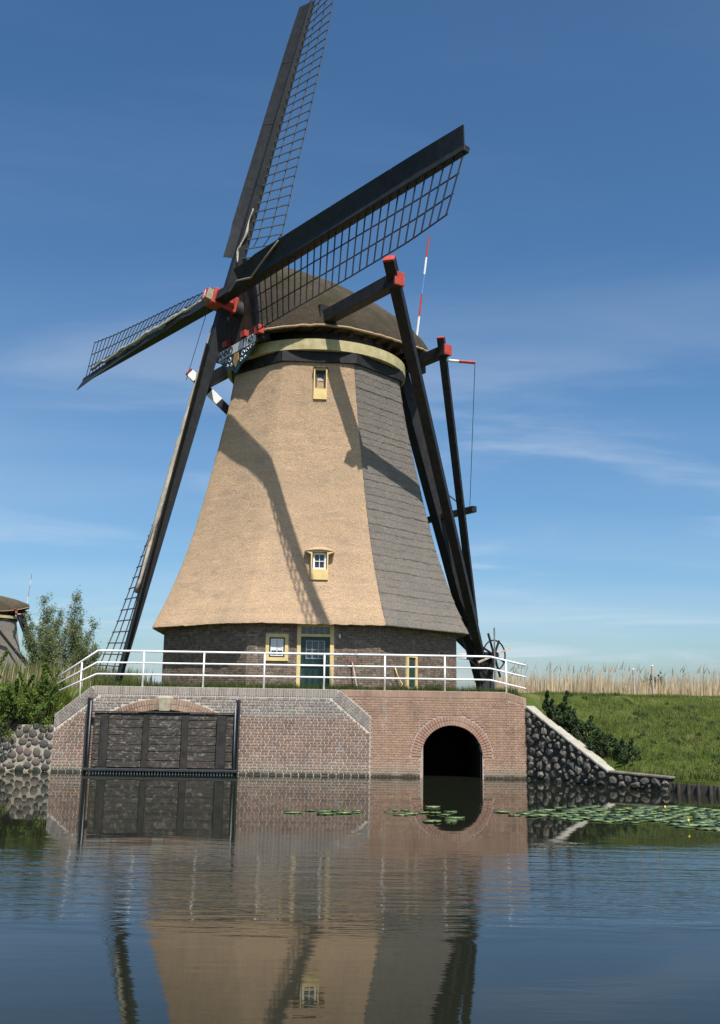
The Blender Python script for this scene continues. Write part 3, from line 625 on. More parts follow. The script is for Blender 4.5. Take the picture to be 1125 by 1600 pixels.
# ---- windows in the thatch (front face)
def thatch_window(xc, w, z0, z1, sill, eyebrow):
    apo = lambda z: Rz(z)*math.cos(math.pi/8)
    fw = .045; fo = apo(z0)+.02; fb = lambda: FB(TH, fo)
    win = fb(); win.bx(xc-w/2, xc-w/2+fw, -.5, .02, z0+sill, z1); win.bx(xc+w/2-fw, xc+w/2, -.5, .02, z0+sill, z1); win.bx(xc-w/2+fw, xc+w/2-fw, -.5, .02, z1-.05, z1)
    win = win.build('window', 'yellow', mill)
    for i in range(2 if sill > .28 else 1):
        h_ = sill/(2 if sill > .28 else 1); fb().bx(xc-w/2, xc+w/2, -.3, .035+.02*(1-i), z0+h_*i, z0+h_*(i+1)-.006).build('sill_board', 'yellow', win)
    fr = frame(fb(), xc-w/2+.07, xc+w/2-.07, z0+sill, z1-.07, .04, -.12, -.08); fr.build('window_frame', 'green' if not eyebrow else 'whitewood', win)
    sb = FB(TH, fo) if not eyebrow else frame(fb(), xc-w/2+.11, xc+w/2-.11, z0+sill+.04, z1-.11, .022, -.13, -.095); zm = (z0+sill+z1-.07)/2; eyebrow and sb.bx(xc-.010, xc+.010, -.13, -.097, z0+sill+.06, z1-.13); sb.bx(xc-w/2+.13, xc+w/2-.13, -.13, -.098, zm-.011, zm+.011)
    sb.build('glazing_bars', 'whitewood', win)
    for sx in (-1, 1):
        for sz in (-1, 1): fb().bx(xc+min(0, sx)*(w/2-.13), xc+max(0, sx)*(w/2-.13), -.17, -.14, (zm if sz > 0 else z0+sill+.05), (z1-.12 if sz > 0 else zm)).build('pane', 'glass', win)
    if eyebrow:  # thatch lifted over the window
        hw_ = w/2+.20; T = Vector((math.cos(TH), math.sin(TH), 0)); n0 = dirv(TH); lip = []
        for zo, oo in ((.0, 0), (.035, 1), (.16, 2)):
            row = []
            for j in range(15):
                u = -1+2*j/14; bw = max(0, 1-abs(u)**3); z = z1-.01+zo*(.35+.65*bw)+.02*bw-.03*abs(u); o_ = {0: fo+.085*bw-.02, 1: fo+.075*bw-.02, 2: apo(z)+.0}[oo]; o_ = max(o_, apo(z)-.03); p = C0+n0*o_+T*(xc+u*hw_); p.z = z; row.append(p)
            lip.append(row)
        back = [p-n0*.3 for p in lip[0]]
        MB().grid([back]+lip).build('thatch_hood', 'thatch_tan', win, smooth=True)
        for sx in (-1, 1):
            tr = MB(); p = [C0+dirv(TH)*(fo+.015)+Vector((math.cos(TH), math.sin(TH), 0))*(xc+sx*xo)+Vector((0, 0, zz_)) for xo, zz_ in ((w/2+.003, z1-.03), (w/2+.18, z1-.04), (w/2+.003, z1-.12))]
            tr.prism(p, dirv(TH)*-.3).build('cheek_board', 'yellow', win, recalc=True)
    else:
        fb().bx(xc-w/2-.02, xc+w/2+.02, -.35, .05, z1, z1+.04).build('head_board', 'thatch_dark', win)
thatch_window(.05, .47, 12.36, 13.50, .40, False)
thatch_window(.12, .56, 5.87, 6.82, .34, True)
# ---- ring under the cap
def ring(r0, r1, z0, z1, nseg=64, oct_=False):
    mb = MB(); rows = []
    for (r_, z) in ((r0, z0), (r1, z0), (r1, z1), (r0, z1), (r0, z0)):
        row = []
        for i in range(nseg+1):
            a = 2*math.pi*i/nseg; rr = r_
            row.append((CX+rr*math.sin(a), CY-rr*math.cos(a), z))
        rows.append(row)
    return mb.grid(rows)
mb = MB(); o1, o2 = octa(3.44, 13.78), octa(3.44, 14.16); i1, i2 = octa(3.0, 13.78), octa(3.0, 14.16)
mb.add(o1+o2, [(i, (i+1) % 8, 8+(i+1) % 8, 8+i) for i in range(8)]); mb.add(o1+i1, [(i, (i+1) % 8, 8+(i+1) % 8, 8+i) for i in range(8)]); mb.add(o2+i2, [(i, (i+1) % 8, 8+(i+1) % 8, 8+i) for i in range(8)])
mb.build('head_band', 'tar', mill, recalc=True)
ring(2.9, 3.40, 14.17, 14.56).build('curb_ring', 'ochre', mill, recalc=True, smooth=False)
# ---- cap
AZ = R(-55.2); INC = R(12.4)
NH = dirv(AZ); SD = Vector((math.cos(AZ), math.sin(AZ), 0))        # forward and lateral (towards viewer, right)
def K(b, s, z): return C0-NH*b+SD*s+Vector((0, 0, z))              # b>0 towards the tail
cb = [-3.45, -3.0, -2.4, -1.6, -.8, 0, .8, 1.6, 2.4, 3.2, 4.0, 4.5, 4.85]
ce = [14.80, 14.86, 14.94, 15.02, 15.06, 15.08, 15.10, 15.15, 15.25, 15.42, 15.66, 15.84, 15.97]
cw = [1.75, 2.25, 2.75, 3.12, 3.26, 3.30, 3.24, 3.06, 2.76, 2.32, 1.70, 1.25, .85]
cr = [18.08, 18.08, 18.08, 18.05, 17.97, 17.85, 17.68, 17.52, 17.34, 17.12, 16.86, 16.68, 16.5]
def capsec(b, tck=0.):
    e, w, r_ = interp(b, cb, ce), interp(b, cb, cw), interp(b, cb, cr); out = []
    for i in range(41):
        ph = math.pi*i/40; c_, s_ = math.cos(ph), math.sin(ph)
        sx = math.copysign(abs(c_)**.98, c_)*(w-tck); zz = e+(r_-e-tck)*(s_**1.28 if s_ > 0 else 0)
        out.append((sx, zz))
    return out
bs = np.linspace(-3.45, 4.85, 58); rows = []
for b in bs:
    row = []
    for sx, zz in capsec(b):
        p = K(b, sx, zz); row.append(p+Vector((0, 0, fnoise(p, 3, .03)+fnoise(p, 9, .02)))+SD*(fnoise(p+Vector((9, 0, 0)), 5, .025)))
    rows.append(row)
cap = MB().grid(rows)
inn = [[K(b, sx*.86, zz+.10 if 0 < i < 40 else zz-.02) for i, (sx, zz) in enumerate(capsec(b, .25))] for b in bs]
e0 = [r_[0] for r_ in rows]; e1 = [r_[-1] for r_ in rows]
cap.grid([e0, [r_[0] for r_ in inn]]); cap.grid([e1, [r_[-1] for r_ in inn]]); cap.add([*rows[-1]], [tuple(range(41))])
cap = cap.build('cap', 'thatch_cap', mill, smooth=True)
for ee in (e0, e1): MB().tube([Vector(p)+Vector((0, 0, .02)) for p in ee], .045, 6).build('eave_rim', 'thatch_tan', cap, smooth=True)
# underside floor, joists, front boarding
fl = MB(); el = [K(b, interp(b, cb, cw)*.90, interp(b, cb, ce)+.02) for b in bs]; er = [K(b, -interp(b, cb, cw)*.90, interp(b, cb, ce)+.02) for b in bs]; fl.grid([el, er]); fl.build('cap_soffit', 'tar', cap)
MB().grid([[C0+dirv(a)*2.95+Vector((0, 0, z)) for a in np.linspace(0, 2*math.pi, 33)] for z in (14.5, 15.1)]).build('cap_skirt', 'tar', cap)
for i in range(11):
    b = -3.0+i*.62; w = interp(b, cb, cw)*.95; MB().beam(K(b, -w, 14.97+max(0, b-2)*.16), K(b, w, 14.97+max(0, b-2)*.16), .14, .16).build('joist', 'frontboard', cap)
for s in (-1, 1): MB().beam(K(-3.2, s*1.05, 14.72), K(4.6, s*.75, 15.30), .34, .40).build('cap_beam', 'tar', cap)
sec = capsec(-3.45)
for i in range(12):                                        # vertical front boards
    a, b = -1.72+i*.288, -1.72+(i+1)*.288-.012
    zt = lambda s: interp(s, [x for x, _ in sec][::-1], [z for _, z in sec][::-1]) - .05
    MB().prism([K(-3.42, a, 14.72), K(-3.42, b, 14.72), K(-3.42, b, zt(b)), K(-3.42, a, zt(a))], NH*.05).build('front_board', 'frontboard', cap, recalc=True)
trm = MB()
for (s1_, z1_), (s2_, z2_) in zip(sec, sec[1:]): trm.beam(K(-3.50, s1_*.97, z1_-.04), K(-3.50, s2_*.97, z2_-.04), .14, .20)
trm.build('front_trim', 'tar', cap)
MB().beam(K(-3.28, -1.75, 14.78), K(-3.28, 1.75, 14.78), .36, .42).build('wind_beam', 'tar', cap)
for s in (-1, 1): MB().beam(K(-3.55, s*.52, 14.98), K(-3.55, s*.85, 14.98), .20, .22).build('red_block', 'red', cap)
MB().beam(K(-3.52, 1.50, 14.86), K(-3.52, 1.85, 14.86), .22, .30).build('red_block', 'red', cap)
# beard board with date
bd = [(-1.45, 14.90), (1.45, 14.90), (1.52, 14.62), (1.15, 14.35), (.7, 14.05), (.35, 13.98), (0, 13.72), (-.35, 13.98), (-.7, 14.05), (-1.15, 14.35), (-1.52, 14.62)]
beard = MB().prism([K(-3.50, s+.12, z-.08) for s, z in bd][::-1], NH*.05).build('date_board', 'teal', cap, recalc=True)
MB().prism([K(-3.555, s+.12, z-.08) for s, z in ((-1.40, 14.88), (1.40, 14.88), (1.44, 14.55), (-1.44, 14.55))][::-1], NH*.012).build('date_band', 'whitewood', beard, recalc=True)
def text(body, size, s, z, b, mat, parent, name):
    cu = bpy.data.curves.new('t', 'FONT'); cu.body = body; cu.size = size; cu.extrude = .006; cu.align_x = 'CENTER'; cu.align_y = 'CENTER'
    o = bpy.data.objects.new('t', cu); COL.objects.link(o); bpy.context.view_layer.update(); me = bpy.data.meshes.new_from_object(o.evaluated_get(bpy.context.evaluated_depsgraph_get())); bpy.data.objects.remove(o)
    me.materials.clear(); me.materials.append(M[mat]); rot = Matrix((SD, Vector((0, 0, 1)), SD.cross(Vector((0, 0, 1))))).transposed()
    o = bpy.data.objects.new(name, me); o.matrix_basis = Matrix.Translation(K(b, s, z)) @ rot.to_4x4(); return link(o, parent)
text('ANNO', .38, -.72, 14.63, -3.576, 'tar', beard, 'lettering'); text('1740', .38, .96, 14.63, -3.576, 'tar', beard, 'lettering')
MB().prism([K(-3.555, s+.12, z-.08) for s, z in ((-.16, 14.50), (.16, 14.50), (.20, 14.2), (0, 13.95), (-.20, 14.2))][::-1], NH*.02).build('crest', 'gold', beard, recalc=True)
for sg in (-1, 1):                                         # scrollwork
    for c_s, c_z, r_ in ((.50, 14.36, .12), (.80, 14.40, .10), (1.08, 14.45, .08), (.38, 14.14, .08), (.66, 14.18, .06), (1.28, 14.48, .05)):
        MB().tube([K(-3.555, .12+sg*(c_s+r_*(1-.1*t)*math.cos(t)), c_z-.08+r_*(1-.1*t)*math.sin(t)) for t in np.linspace(0, 5.6, 12)], .017, 5).build('scroll', 'whitewood', beard)
# ---- spruit beams, tail and braces
def beamob(p, q_, w, h, nm, par, mat='tar', **kw): return MB().beam(p, q_, w, h, **kw).build(nm, mat, par, bevel=.012, recalc=True)
ls = beamob(K(-1.5, -7.15, 15.40), K(-1.5, 7.2, 15.40), .38, .46, 'long_cross_beam', mill)
for s in (-1, 1): beamob(K(-1.5, s*7.17, 15.40), K(-1.5, s*7.25, 15.40), .385, .465, 'beam_cap', ls, 'red' if s > 0 else 'tar')
ks = beamob(K(3.4, -3.75, 15.02), K(3.4, 3.75, 15.02), .34, .40, 'short_cross_beam', mill)
for s in (-1, 1): beamob(K(3.4, s*3.72, 15.02), K(3.4, s*3.80, 15.02), .345, .405, 'beam_cap', ks, 'red')
for s in (1, -1):                                          # solid dark block painting in the shade of the thatch opening at the beam
    hd = MB(); 
    for (s0, s1_, z0, z1_) in ((2.30, 2.98, 15.10, 15.98),): hd.beam(K(-1.5, s*s0, 15.5), K(-1.5, s*s1_, 15.5), .62, .66)
    hd.build('opening_shade_block', 'tar', cap)
foot = lambda z: K(4.0+(15.2-z)/(15.2-3.2)*4.25, 0, z)
tail = beamob(foot(15.6), foot(3.0), .52, .50, 'tail_pole', mill, w2=.46, h2=.48)
for s in (1, -1):
    top = K(-1.5, s*6.95, 15.4); ft = foot(4.3)+SD*(.30*s); d = (ft-top).normalized()
    st = beamob(top-d*.75, ft+d*.2, .36, .34, 'long_brace', mill, w2=.30, h2=.30)
    beamob(top-d*.82, top-d*.74, .37, .35, 'brace_tip', st, 'red')
    if s < 0:
        for (a0, a1) in ((-.71, -.30), (.55, 1.15)): beamob(top+d*a0, top+d*a1, .372, .352, 'white_band', st, 'white')
    top = K(3.4, s*3.45, 15.0); ft = foot(5.2)+SD*(.42*s); d = (ft-top).normalized()
    st = beamob(top-d*.55, ft, .27, .27, 'short_brace', mill); beamob(top-d*.60, top-d*.54, .28, .28, 'brace_tip', st, 'red')
cr_ = beamob(foot(9.45)-SD*1.3, foot(9.45)+SD*2.2+Vector((0, 0, .05)), .22, .24, 'tail_cross_beam', mill)
MB().tube([foot(9.45)+SD*.4+Vector((0, 0, 1.0)), foot(9.45)+SD*1.5+Vector((0, 0, .25))], .03, 6).build('stay_rod', 'cable', mill)
beamob(foot(3.4), K(8.25, 0, 2.3), .30, .30, 'tail_foot', mill)
# winch wheel
WC = K(8.55, .45, 4.02); ww = MB(); e1, e2 = -NH, Vector((0, 0, 1))
ww.tube([WC+e1*(.60*math.cos(t))+e2*(.60*math.sin(t)) for t in np.linspace(0, 2*math.pi, 29)], .032, 6, cap=False); wh = ww.build('capstan_wheel', 'tar', mill, smooth=True)
for i in range(8):
    a = i*math.pi/4+.35; d = e1*math.cos(a)+e2*math.sin(a); MB().beam(WC-d*.05, WC+d*(.92 if i % 2 == 0 else .66), .07, .06, up=SD).build('spoke', 'tar' if i % 4 else 'post_wood', wh)
MB().tube([WC-SD*.55, WC+SD*.15], .13, 10).build('drum', 'tar', wh); beamob(foot(4.0)-SD*.0, WC-SD*.3, .28, .26, 'wheel_arm', mill)
beamob(WC-SD*.3-Vector((0, 0, .05)), K(8.5, .1, 3.0), .42, .40, 'wheel_frame', mill); beamob(K(8.5, .1, 3.0), K(8.5, .1, 2.3), .50, .46, 'frame_shoe', mill, 'steel')
beamob(foot(3.9)+SD*.1-(-NH)*.3, foot(3.9)+SD*.45-(-NH)*1.05, .20, .20, 'bollard', mill); beamob(foot(3.9)+SD*.45-(-NH)*1.05, foot(3.9)+SD*.58-(-NH)*1.35, .21, .21, 'bollard_tip', mill, 'white')
MB().tube([K(8.3, .75, 2.3), K(8.3, .75, 5.1)], .035, 6).build('steel_rod', 'galv', mill); MB().tube([K(7.0, .3, 4.6), K(7.3, .35, 3.8), K(7.9, .4, 3.4)], .025, 6).build('chain', 'cable', mill, smooth=True)
beamob(K(5.75, .9, 4.45), K(5.75, .9, 2.3), .16, .2, 'eave_prop', mill, 'green')
# flag pole and rear pole
pole = empty('flag_pole', K(4.55, .35, 16.75), parent=mill)
p0, p1 = K(4.55, .35, 16.55), K(4.9, .75, 21.2)
fp = MB().tube([p0, p0.lerp(p1, .24)], .045, 6).build('flag_staff', 'white', mill)
bpy.data.objects.remove(pole)
for a, b, m_ in ((.24, .45, 'red'), (.45, .64, 'blue'), (.64, .80, 'white'), (.80, 1., 'red')): MB().tube([p0.lerp(p1, a), p0.lerp(p1, b)], .042, 6).build('staff_band', m_, fp)
r0, r1 = K(3.5, 3.45, 14.72), K(4.75, 3.75, 14.80)
rp = MB().tube([r0, r0.lerp(r1, .45)], .055, 6).build('rear_pole', 'white', mill); MB().tube([r0.lerp(r1, .45), r1], .06, 6).build('pole_tip', 'red', rp)
MB().tube([r1, (foot(9.45)+SD*1.9)], .012, 4).build('rope', 'cable', mill)
# ---- windshaft and sails
n3 = (NH*math.cos(INC)+Vector((0, 0, math.sin(INC)))); u3 = SD; v3 = n3.cross(u3)
HUB = Vector((-5.00, 35.2, 16.2)); PHI = R(-2.2); OFF = .36
d_, e_ = u3*math.cos(PHI)+v3*math.sin(PHI), -u3*math.sin(PHI)+v3*math.cos(PHI)
rotH = Matrix((d_, e_, n3)).transposed()
MB().tube([HUB-n3*3.6, HUB-n3*.35], [.40, .34], 12).build('windshaft', 'tar', mill, smooth=True)
pl = MB().box(HUB+n3*.16, (.62, .62, 1.0), mat=rotH).build('poll_end', 'red', mill, bevel=.03)
MB().box(HUB+n3*.75, (.42, .42, .26), mat=rotH).build('poll_nose', 'keystone', pl, bevel=.02); MB().box(HUB+n3*.885, (.40, .40, .02), mat=rotH).build('nose_plate', 'red', pl)
st = []
for i in range(16): a = i*math.pi/8; r_ = .17 if i % 2 == 0 else .07; st.append(HUB+n3*.896+d_*(r_*math.cos(a))+e_*(r_*math.sin(a)))
MB().prism(st, n3*.012).build('nose_star', 'white', pl, recalc=True); MB().box(HUB+n3*.91, (.08, .08, .03), mat=rotH).build('nose_boss', 'blue', pl)
for sd_ in (d_, -d_): 
    MB().beam(HUB+n3*.0+sd_*.31, HUB+sd_*.45+n3*.0, .40, .40, .16, .16).build('wedge', 'red', pl)
def sail(dr, ld, org, cloth, barmat, rope):
    """dr outwards, ld towards leading edge, org centre on the shaft"""
    tw = lambda r_: R(interp(r_, [0, 2, 5, 9, 12, 14], [25, 23, 16, 9, 3, -4]))
    def P(r_, c_, n_=0.):          # c_>0 trailing side, twisted back
        t = tw(r_); ch = -ld*math.cos(t)-n3*math.sin(t); nn = n3*math.cos(t)-ld*math.sin(t); return org+dr*r_+ch*c_+nn*n_
    root = MB().beam(org+dr*.0, org+dr*5, .38, .42, .31, .34, up=n3).beam(org+dr*5, org+dr*13.95, .31, .34, .17, .18, up=n3).build('sail', 'sailblack', mill, bevel=.01)
    # leading boards, four lengths
    for a, b in ((1.9, 4.9), (4.93, 7.9), (7.93, 10.9), (10.93, 13.9)):
        rows = []
        for c_, n_ in ((-.04, .02), (-.60, .22), (-.61, .19), (-.04, -.02), (-.04, .02)): rows.append([P(r_, c_*(1.0 if r_ > 3 else .9), n_+.06) for r_ in np.linspace(a, b, 7)])
        bb = MB().grid(rows); m_ = len(rows[0]); bb.add([rows[i][0] for i in range(4)], [(0, 1, 2, 3)]); bb.add([rows[i][-1] for i in range(4)], [(3, 2, 1, 0)]); bb.build('leading_board', 'sailblack', root, recalc=True)
    rs = np.linspace(1.9, 13.85, 31); wd = lambda r_: interp(r_, [1.9, 2.6, 14], [1.0, 1.80, 1.95])
    for r_ in rs: MB().beam(P(r_, -.1, .0), P(r_, wd(r_)+.04, .0), .034, .030, up=n3).build('lath', barmat, root)
    for fr_ in (.36, .68, 1.0):
        bb = MB()
        for a, b in zip(rs[1:], rs[2:]): bb.beam(P(a, wd(a)*fr_, -.03), P(b, wd(b)*fr_, -.03), .030, .032, up=n3)
        bb.build('hem_lath', barmat, root)
    if cloth:
        r0_, r1_, m_, lump = cloth; pts = []; rad = []
        for i in range(27): r_ = r0_+(r1_-r0_)*i/26; pts.append(P(r_, .17+.07*math.sin(r_*2.3)+.05*math.sin(r_*5.1), .20)); rad.append(lump*(.55+.45*math.sin(math.pi*min(1, (i+3)/26)))*(1+.25*math.sin(r_*7)))
        MB().tube(pts, rad, 7).build('furled_cloth', m_, root, smooth=True)
    if rope:
        pts = [P(r_, c_, .26) for r_, c_ in rope]; MB().tube(pts, .035, 6).build('rope', 'rope', root, smooth=True)
sail(d_, e_, HUB+n3*OFF, None, 'lath_dark', ((1.4, .1), (2.0, -.1), (3.0, .1), (4.0, -.25), (4.9, -.55)))
sail(-d_, -e_, HUB+n3*OFF, (1.0, 12.6, 'cloth', .13), 'lath_dark', ((1.2, .2), (4, .05), (7, .3), (9, -.2)))
sail(e_, -d_, HUB, (1.6, 3.9, 'cloth', .045), 'lath', None)
sail(-e_, d_, HUB, (.9, 11.0, 'cloth', .12), 'lath', ((1.2, .2), (4, .12), (8, .25), (10.5, .1)))
MB().tube([HUB+n3*.5-d_*.3, HUB+n3*.5-e_*3.2-d_*.4], .012, 4).build('rope', 'cable', mill)
# ------------------------------------------------------------------ distant mill: a copy of the windmill turned further
def copy_tree(o, parent=None, skip=('brick', 'brickwork', 'pane', 'scroll', 'lettering', 'rope')):
    if o.name.split('.')[0] in skip: return None
    c = o.copy(); COL.objects.link(c)
    if parent is not None: c.parent = parent; c.matrix_parent_inverse = o.matrix_parent_inverse.copy()
    for ch in KIDS.get(o.name, ()): copy_tree(ch, c)
    return c
KIDS = {}
for o in bpy.data.objects:
    if o.parent: KIDS.setdefault(o.parent.name, []).append(o)
far = copy_tree(mill); far.location = (-55.6, 158, 2.1); far.rotation_euler = (0, 0, R(-22))
far['label'] = 'distant windmill partly cut off by the left edge behind the willows'; mill['group'] = far['group'] = 'windmills along the canal'
# ------------------------------------------------------------------ vegetation
def blades(name, P, H, Wd, lean, mat, kind='stuff', seg=1, parent=None, wind=(0, 0)):
    n = len(P); a = RNG.uniform(0, 2*np.pi, n); ln = RNG.normal(0, lean, n)*H; la = RNG.uniform(0, 2*np.pi, n)
    side = np.c_[np.cos(a), np.sin(a), np.zeros(n)]*(Wd/2)[:, None]; top = P+np.c_[np.cos(la)*ln+wind[0]*H, np.sin(la)*ln+wind[1]*H, H]
    if seg == 1: V = np.stack([P-side, P+side, top], 1).reshape(-1, 3); F = np.arange(3*n).reshape(n, 3)
    else:
        mid = P+(top-P)*np.array([.42, .42, .55]); V = np.stack([P-side, P+side, mid+side*.8, mid-side*.8, top+side*.15, top-side*.15], 1).reshape(-1, 3)
        b = np.arange(n)[:, None]*6; F = np.concatenate([b+np.array([0, 1, 2, 3]), b+np.array([3, 2, 4, 5])])
    o = np_mesh(name, V, F, mat, parent); return tag(o, kind=kind)
HG = np.vectorize(hgt)
def scatter(x0, x1, d0, d1, n, cond=None, pw=1.):
    x = RNG.uniform(x0, x1, n); d = d0+(d1-d0)*RNG.uniform(0, 1, n)**pw; y = np.array([bank_y(v) for v in x])+d
    if cond is not None: kp = cond(x, y); x, y = x[kp], y[kp]
    return np.c_[x, y, HG(x, y)-.01]
def leaves(name, centers, rad, n, size, mat, parent=None, asp=.5, up=.4, flat=1.):
    centers = np.asarray(centers); rad = np.asarray(rad); idx = RNG.integers(0, len(centers), n); d = RNG.normal(0, 1, (n, 3)); d /= np.linalg.norm(d, axis=1)[:, None]
    P = centers[idx]+d*(rad[idx]*RNG.uniform(.25, 1, n)**.5)[:, None]*np.array([1, 1, flat])
    a = RNG.normal(0, 1, (n, 3)); a[:, 2] += up; a /= np.linalg.norm(a, axis=1)[:, None]; b = np.cross(a, RNG.normal(0, 1, (n, 3))); b /= np.linalg.norm(b, axis=1)[:, None]
    s = size*RNG.uniform(.6, 1.3, n)[:, None]; V = np.stack([P-a*s*.5, P+b*s*asp*.5, P+a*s*.5, P-b*s*asp*.5], 1).reshape(-1, 3)
    return np_mesh(name, V, np.arange(4*n).reshape(n, 4), mat, parent)
# right hand slope
P = scatter(5.6, 22, .45, 13.5, 170000, lambda x, y: (y-30.6 > -(x-4.9)*1.2)); n = len(P)
cl = np.array([mnoise.noise(Vector((p[0]*.9, p[1]*.9, 3.))) for p in P]); H = RNG.uniform(.045, .11, n)*(1+.7*cl)
o = blades('grass', P, H, RNG.uniform(.010, .022, n), .45, 'grass'); tag(o, 'short green grass on the dike slope right of the mill', 'grass')
P = scatter(6.4, 20, .45, 8, 900, lambda x, y: (y-30.6 > -(x-4.9)*1.2)); n = len(P)
P = np.repeat(P, 14, 0)+np.c_[RNG.normal(0, .07, (n*14, 2)), np.zeros(n*14)]; n = len(P)
o = blades('grass', P, RNG.uniform(.08, .20, n), RNG.uniform(.012, .022, n), .5, 'verge'); tag(o, 'taller dark grass tufts scattered over the dike slope', 'grass')
P = scatter(6.2, 20, .45, 10, 1500, lambda x, y: (y-30.6 > -(x-4.9)*1.2)); cl2 = np.array([mnoise.noise(Vector((p[0]*.55, p[1]*.55, 11.))) for p in P]); P = P[cl2 > .12]; n = len(P)
P = np.repeat(P, 22, 0)+np.c_[RNG.normal(0, .11, (n*22, 2)), np.zeros(n*22)]; n = len(P)
o = blades('grass', P, RNG.uniform(.05, .13, n), RNG.uniform(.010, .018, n), .6, 'reedgreen'); tag(o, 'straw-coloured dry grass patches on the dike slope', 'grass')
P = scatter(5.8, 20, .36, .75, 2600); n = len(P); o = blades('grass', P, RNG.uniform(.12, .34, n), RNG.uniform(.012, .022, n), .45, 'verge', wind=(0, -.25)); tag(o, 'long grass fringe hanging over the water edge at the right', 'grass')
wc = scatter(6.6, 16, .6, 9, 90, lambda x, y: (y-30.6 > -(x-4.9)*1.2)); o = leaves('weeds', wc+np.array([0, 0, .05]), RNG.uniform(.06, .14, len(wc)), 2600, .075, 'ivy', None, .5, .6, .6); tag(o, 'dark broad-leaved weeds dotted over the dike slope', 'weeds', kind='stuff')
# verge on the quay
x = RNG.uniform(-7.5, 4.8, 9000); y = 30.45+RNG.uniform(0, 1.3, 9000)**1.3; tf = np.array([mnoise.noise(Vector((a*1.1, 0, 7.))) for a in x])
P = np.c_[x, y, HG(x, y)-.01]; H = (RNG.uniform(.08, .26, len(x)))*(1+.8*tf); o = blades('grass', P, np.clip(H, .05, .5), RNG.uniform(.012, .024, len(x)), .4, 'verge'); tag(o, 'ragged grass verge between the railing and the brick mill base', 'grass')
# reeds beyond the dike
def reeds(x0, x1, y0, y1, n, h0, h1, label, mat='reed', base=None):
    x = RNG.uniform(x0, x1, n); y = RNG.uniform(y0, y1, n); z = HG(x, y)-.05; P = np.c_[x, y, z]; cl_ = np.array([mnoise.noise(Vector((a*.35, b*.35, 1.))) for a, b in zip(x, y)])
    H = RNG.uniform(h0, h1, n)*(1+.22*cl_); o = blades('reeds', P, H, RNG.uniform(.02, .045, n), .10, mat, seg=2, wind=(.06, 0)); return tag(o, label, 'reeds')
reeds(5.5, 42, 44.5, 62, 26000, .65, 1.3, 'belt of dry straw-coloured reeds along the dike behind the grass')
n = 1100; x = RNG.uniform(5.5, 42, n); y = RNG.uniform(44.5, 62, n); P = np.c_[x, y, HG(x, y)]
o = blades('reeds', P, RNG.uniform(1.2, 2.1, n), np.full(n, .018), .10, 'reed', seg=2, wind=(.06, 0)); tag(o, 'thin taller reed stalks rising above the reed belt', 'reeds')
Pp = P+np.c_[RNG.normal(.16, .1, n), RNG.normal(0, .1, n), np.full(n, 1.2)]; o = blades('reeds', Pp, RNG.uniform(.2, .42, n), np.full(n, .05), .35, 'plume', seg=2, wind=(.3, 0)); tag(o, 'brown feathery plumes at the tips of the reed belt', 'reeds')
reeds(-22, -8.5, 34.5, 44, 9000, .4, 1.0, 'dry grass and reed fringe under the willow shrubs', 'reedgreen'); reeds(-18, -9.2, 33.5, 37, 600, .45, .85, 'straw reeds above the left hedge', 'reed')
x = RNG.uniform(-13.5, -8.75, 5200); y = RNG.uniform(30.1, 32.2, 5200); P = np.c_[x, y, HG(x, np.maximum(y, 30.5))-.02]
o = blades('grass', P, RNG.uniform(.35, .95, 5200), RNG.uniform(.014, .026, 5200), .22, 'grass', seg=2, wind=(.08, -.10)); tag(o, 'tall green grass growing through the left hedge', 'grass')
# leafy shrubs
def shrub(name, loc, w, d, h, nl, size, mat, label, cat, group=None, ncl=40, parts=True):
    root = empty(name, loc, label, cat, group); c = []; r_ = []
    for i in range(ncl):
        t = random.uniform(0, 2*math.pi); q_ = math.sqrt(random.random()); zz = random.random()**.8; sc = math.sqrt(max(.08, 1-zz**2.2))
        c.append((loc[0]+w*q_*sc*math.cos(t), loc[1]+d*q_*sc*math.sin(t), loc[2]+h*zz)); r_.append(random.uniform(.16, .34)*min(w, h)*.75)
    st_ = MB()
    for i in range(14):
        b0 = Vector(random.choice(c)); dv = Vector((random.uniform(-.6, .6), random.uniform(-.6, .4), random.uniform(.5, 1.1)))*h*.42; st_.tube([b0, b0+dv], [.008, .003], 4, False)
        for f_ in (.35, .6, .8, 1.): c.append(tuple(b0+dv*f_)); r_.append(.055)
    leaves('foliage', c, r_, nl, size, mat, root)
    for cc in c[::4]: st_.tube([loc, ((loc[0]*.5+cc[0]*.5), (loc[1]*.5+cc[1]*.5), loc[2]*.4+cc[2]*.6), cc], [.025, .016, .006], 5)
    st_.build('stems', 'bark', root); return root
hl = ['leafmost', ]
for i, (x, y, w, h, lab) in enumerate(((-13.2, 30.75, .9, .75, 'green hedge shrub at the left frame edge above the stone wall'), (-12.0, 30.7, .85, .80, 'second green hedge shrub from the left on the stone wall'), (-10.9, 30.65, .8, .85, 'bright green hedge shrub in the middle of the stone wall top'),
        (-9.95, 30.62, .75, .80, 'green hedge shrub hanging over the stone wall beside the quay'), (-9.05, 30.85, .60, .98, 'green hedge shrub touching the sloped quay shoulder'))):
    shrub('hedge_shrub', (x, y-.62, .98), w*1.15, .45, h+.46, 9000, .075, 'hedge', lab, 'shrub', 'hedge on the stone wall')
for i, (x, y, z, w, h, lab) in enumerate(((-12.5, 32.0, 1.75, 1.0, .65, 'low green shrub behind the left hedge'), (-10.6, 31.9, 1.75, 1.0, .62, 'low green shrub behind the hedge near the railing end'), (-9.2, 31.7, 1.85, .6, .52, 'low green shrub under the sloping railing end'))):
    shrub('hedge_shrub', (x, y, z), w, .6, h, 3500, .085, 'hedge', lab, 'shrub', 'hedge on the stone wall')
